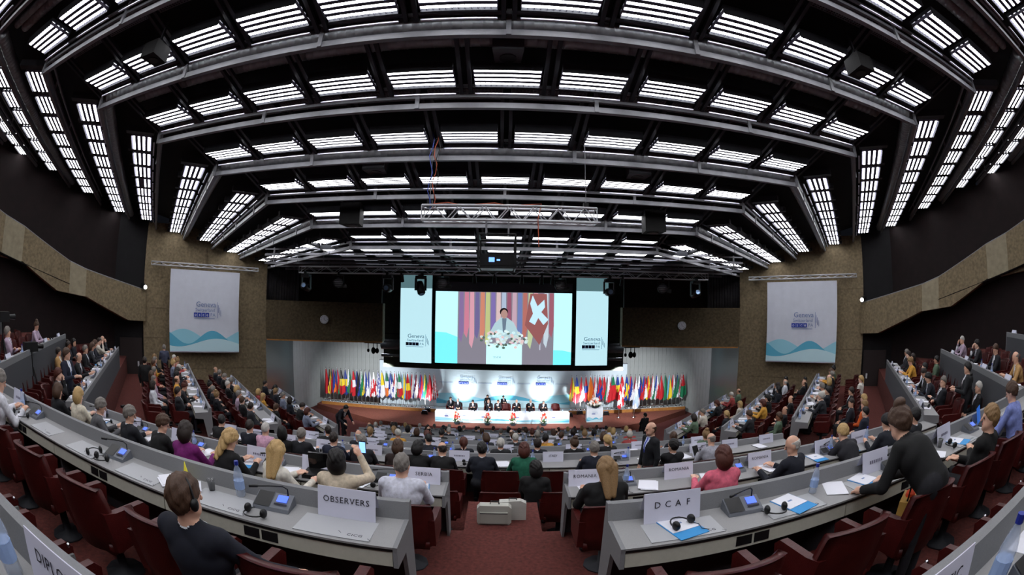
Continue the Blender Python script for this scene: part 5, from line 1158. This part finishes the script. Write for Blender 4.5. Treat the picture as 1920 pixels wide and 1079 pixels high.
for k, x in enumerate((-6.1, -5.4, -4.5, -3.6, -2.55, -0.8, 4.1, 4.9, 5.9)): sign(dp(D3, x+6.45, 0.13, TOPH), 0, None, 'white sign with faint lettering on the ITALY desk, %s from the left' % ORD[k])
furnish(D3, S3, True, None, nosign=True)
tbt = thing('tablet_computer', 'white framed tablet propped on the ITALY desk', 'tablet', dp(D3, 3.95+6.45, 0.36, TOPH), 0.4)
part('tablet_frame', MB().add([(-0.10,-0.06,0.0), (0.10,-0.06,0.0), (0.10,0.06,0.23), (-0.10,0.06,0.23), (-0.10,-0.05,0.0), (0.10,-0.05,0.0), (0.10,0.07,0.23), (-0.10,0.07,0.23)], [(0,1,2,3), (5,4,7,6), (0,3,7,4), (1,5,6,2), (3,2,6,7)]), CARD, tbt); part('tablet_screen', MB().add([(-0.08,-0.052,0.026), (0.08,-0.052,0.026), (0.08,0.044,0.21), (-0.08,0.044,0.21)], [(0,1,2,3)]).xf(Matrix.Translation((0,-0.004,0.001))), BLACK, tbt)
ph = thing('mobile_phone', 'lit mobile phone held up by the person in beige knit', 'phone', dp(D2L, -1.56-D2L.P0[0], 0.47, 1.25), 0.0)
part('phone_body', MB().box(-0.04,0.04,-0.006,0.006,-0.075,0.075), BLACK, ph); part('phone_screen', MB().box(-0.036,0.036,-0.008,-0.0065,-0.065,0.065), mat('phone_screen', (120,170,250), 0.3, emit=1.6), ph)
# luggage on the aisle steps
bag = thing('laptop_bag', 'pale grey laptop bag standing on the aisle carpet', 'bag', (-0.06, RY[2]+0.27, FL[2]))
part('bag_body', MB().prism([(-0.22,0.0), (0.18,0.0), (0.21,0.04), (0.21,0.25), (0.17,0.29), (-0.2,0.29), (-0.24,0.24), (-0.24,0.04)], -0.07, 0.05, axis=1), mat('bag_grey', (172,172,164), 0.7), bag)
part('bag_pocket', MB().prism([(-0.2,0.03), (0.16,0.03), (0.16,0.2), (-0.2,0.2)], -0.1, -0.07, axis=1), mat('bag_grey2', (160,160,152), 0.7), bag); part('handle', MB().tube([(-0.07,0,0.28), (-0.06,0,0.33), (0.04,0,0.33), (0.05,0,0.28)], 0.01, 6), BLACK, bag); part('zip', MB().box(-0.2,0.16,-0.102,-0.1,0.18,0.19), INK, bag)
bag2 = thing('laptop_bag', 'second pale bag leaning behind the grey laptop bag', 'bag', (0.17, RY[2]+0.40, FL[2])); part('bag_body', MB().prism([(-0.18,0), (0.18,0), (0.18,0.26), (0.1,0.3), (-0.18,0.28)], -0.05, 0.05, axis=1), mat('bag_pale', (182,182,176), 0.7), bag2); part('handle', MB().tube([(-0.05,0,0.28), (-0.05,0,0.32), (0.05,0,0.32), (0.05,0,0.28)], 0.01, 6), BLACK, bag2)
# --- rows 4 to 10, centre
for k in range(4, 11):
    d = CEN[k]; ss = seats(d, 0.82 if k > 5 else 0.85); n = len(ss)
    furnish(d, ss, k < 6, None, dens=1.0 if k < 8 else 0.8)
    occ = [rp.random() < 0.80 for _ in ss]
    chairs_for(d, ss, 0.90, 'centre block')
    for i, s in enumerate(ss):
        if occ[i]: randperson(d, s, 0.86, i, n)
# --- side blocks
for (sd, k), d in SIDE.items():
    ss = seats(d); n = len(ss); dens = {0: 0.0, 1: 0.28, 2: 0.85, 3: 0.92, 4: 0.9, 5: 0.85}[k]
    if sd == 'R' and k == 1: dens = 0.45
    furnish(d, ss, False, None, dens=1.0 if k > 1 else 0.7)
    chairs_for(d, ss, 0.90, 'front seat line'); rs = [s for s in ss]
    if k >= 2 or True: chairs_for(d, rs, 1.75, 'rear seat line')
    for i, s in enumerate(ss):
        if rp.random() < dens: randperson(d, s, 0.86, i, n)
        if k >= 2 and rp.random() < {2: 0.35, 3: 0.55 if sd == 'L' else 0.3, 4: 0.3, 5: 0.3}[k]: randperson(d, s, 1.71, i, n, True)
# --- people on their feet
def stand(x, y, z, rz, label, **k): return person((x, y, z), rz, label, pose=k.pop('pose', 'stand'), **k)
stand(-12.0, 11.1, FL[3], 0.5, 'person in black standing in the left aisle with the back turned', top=(12,12,15), suit=False, trousers=(12,12,15), hair='short', hairc='dark', wide=1.1)
stand(-14.6, 14.9, FL[3], 0.9, 'person in striped dark shirt standing near the left banner wall', top=(60,64,84), suit=False, hair='short', hairc='grey', pose='hold')
stand(-9.15, 5.6, FL[2], -1.2, 'person in navy suit and pale tie standing among the left outer seats', top=(22,26,44), tie=(150,170,210), pose='hold', hair='short', hairc='brown', turn=0.4)
stand(-6.3, 16.3, FL[5]-0.4, -2.2, 'person in dark suit bending over the innermost left desk', top=(18,20,30), pose='bend', hair='short', hairc='black')
stand(7.7, 22.6, FL[9], 0.2, 'person in dark suit standing at the right end of the front rows', top=(16,18,24), pose='hold', hair='short', hairc='black', turn=0.5)
stand(8.3, 24.5, FL[9]-0.8, 0.0, 'person in black standing behind the dark suit near the stage', top=(16,16,18), suit=False, hair='short', hairc='black')
stand(-10.2, 27.2, -8.9, 2.6, 'person in dark suit standing left of the stage edge', top=(20,24,40), hair='short', hairc='dark', pose='stand')
stand(9.7, 5.0, FL[2], 0.7, 'person in dark suit standing behind the ROMANIA desk end', top=(24,26,30), hair='short', hairc='black', pose='hold', wide=1.05)
# seated listeners along the right aisle
d = SIDE[('R', 3)]
for k, (s, c, hc, nm, hr_) in enumerate(((0.4, (214,96,40), 'fair', 'orange jacket', 'short'), (1.3, (20,22,34), 'blonde', 'black dress beside the orange jacket', 'long'), (-0.5, (30,36,52), 'black', 'navy jacket beside the orange jacket', 'short'), (5.2, (212,208,200), 'blonde', 'white jacket', 'tail'))):
    person(dp(d, s, 2.15), d.rz-0.35, 'person in %s on an aisle seat of the right block' % nm, 'listen', 0.3, False, c, False, (24,24,30), 2, hr_, hc)
# --- on the stage
d = Desk(); d.P0 = (0.05, 32.1); d.rz = PI; d.z = SZ; d.rev = False
ST = [(-3.85, 'listen', 'dark', 'short', 0.6, 33.5), (-3.25, 'listen', 'white', 'short', 0.3, 33.1), (-2.1, 'write', 'black', 'short', 0.0, 33.0), (-0.95, 'chin', 'grey', 'bald', 0, 33.1), (-0.2, 'chin', 'brown', 'short', -0.4, 33.1), (1.15, 'fold', 'white', 'bald', 0, 33.1), (2.2, 'fold', 'white', 'short', 0.2, 33.1), (3.15, 'write', 'grey', 'short', 0, 33.1)]
for k, (x, po, hc, hr_, tu, y) in enumerate(ST):
    person((x, y, SZ+0.32), PI+tu*0.5, 'person in dark suit seated behind the head table, %s from the left' % ORD[k], po, tu, True, (20,21,27), True, (20,21,27), 0, hr_, hc, group='people behind the head table')
    chair((x, y-0.04+0.08, SZ+0.32), PI, 'red chair of the %s person from the left at the head table' % ORD[k], 'head table chairs')
for k, x in enumerate((0.4, 4.1)): chair((x, 33.15, SZ+0.32), PI, 'empty red chair behind the head table, %s' % ('in the middle' if k == 0 else 'at the right end'), 'head table chairs')
struct('floor_table_platform', MB().box(-4.6, 4.8, 32.6, 34.2, SZ, SZ+0.32), mat('stage_carpet', (118,66,52)))
person((-1.05, 33.85, SZ+0.32), PI, 'person in black standing behind the head table, long dark hair', 'stand', 0.0, True, (18,18,22), False, (18,18,22), 0, 'long', 'black').scale = (0.9, 0.9, 0.88)
person((0.15, 33.85, SZ+0.32), PI+0.4, 'person in black suit standing behind the head table, speaking to neighbour', 'hold', 0.3, True, (18,18,22), True, (18,18,22), 0, 'short', 'dark').scale = (0.9, 0.9, 0.86)
person((lx, 33.15, SZ+0.06), PI, 'person in pale jacket speaking at the lectern', 'hold', 0.0, True, (176,166,150), False, (40,40,46), 2, 'bob', 'brown')
struct('floor_lectern_step', MB().box(lx-0.6, lx+0.6, 32.9, 33.6, SZ, SZ+0.06), mat('stage_carpet', (118,66,52)))
# --- tripods and cameras
def tripod(x, y, z, label, h=1.35, cam_=False):
    t = thing('camera_tripod', label, 'tripod', (x, y, z))
    for k in range(3): a = k*2*PI/3+0.4; part('leg', MB().tube([(0.03*math.cos(a), 0.03*math.sin(a), h*0.75), (0.38*math.cos(a), 0.38*math.sin(a), 0)], 0.018, 6), BLACK, t)
    part('column', MB().tube([(0,0,h*0.6), (0,0,h)], 0.022, 8), BLACK, t)
    if cam_: part('camera_body', MB().box(-0.1,0.1,-0.25,0.2,h,h+0.22), BLACK, t); part('lens', MB().tube([(0,0.2,h+0.11), (0,0.42,h+0.11)], [0.05,0.065], 10), BLACK, t)
    else: part('head', MB().box(-0.05,0.05,-0.06,0.06,h,h+0.06), BLACK, t)
tripod(-9.2, 7.5, FL[3], 'black camera tripod in the left aisle', 1.0); tripod(-10.9, 5.4, FL[2], 'black tripod with video camera before the left outer desk', 1.45, True); tripod(-10.6, 4.3, FL[1], 'black tripod with video camera at the left picture edge', 1.5, True)
# balcony spectator
person((-17.6, 14.6, -0.75), -2.2, 'person in pale top seated on the left balcony', 'listen', 0.0, False, (120,110,100), False, (24,24,30), 0, 'short', 'dark')
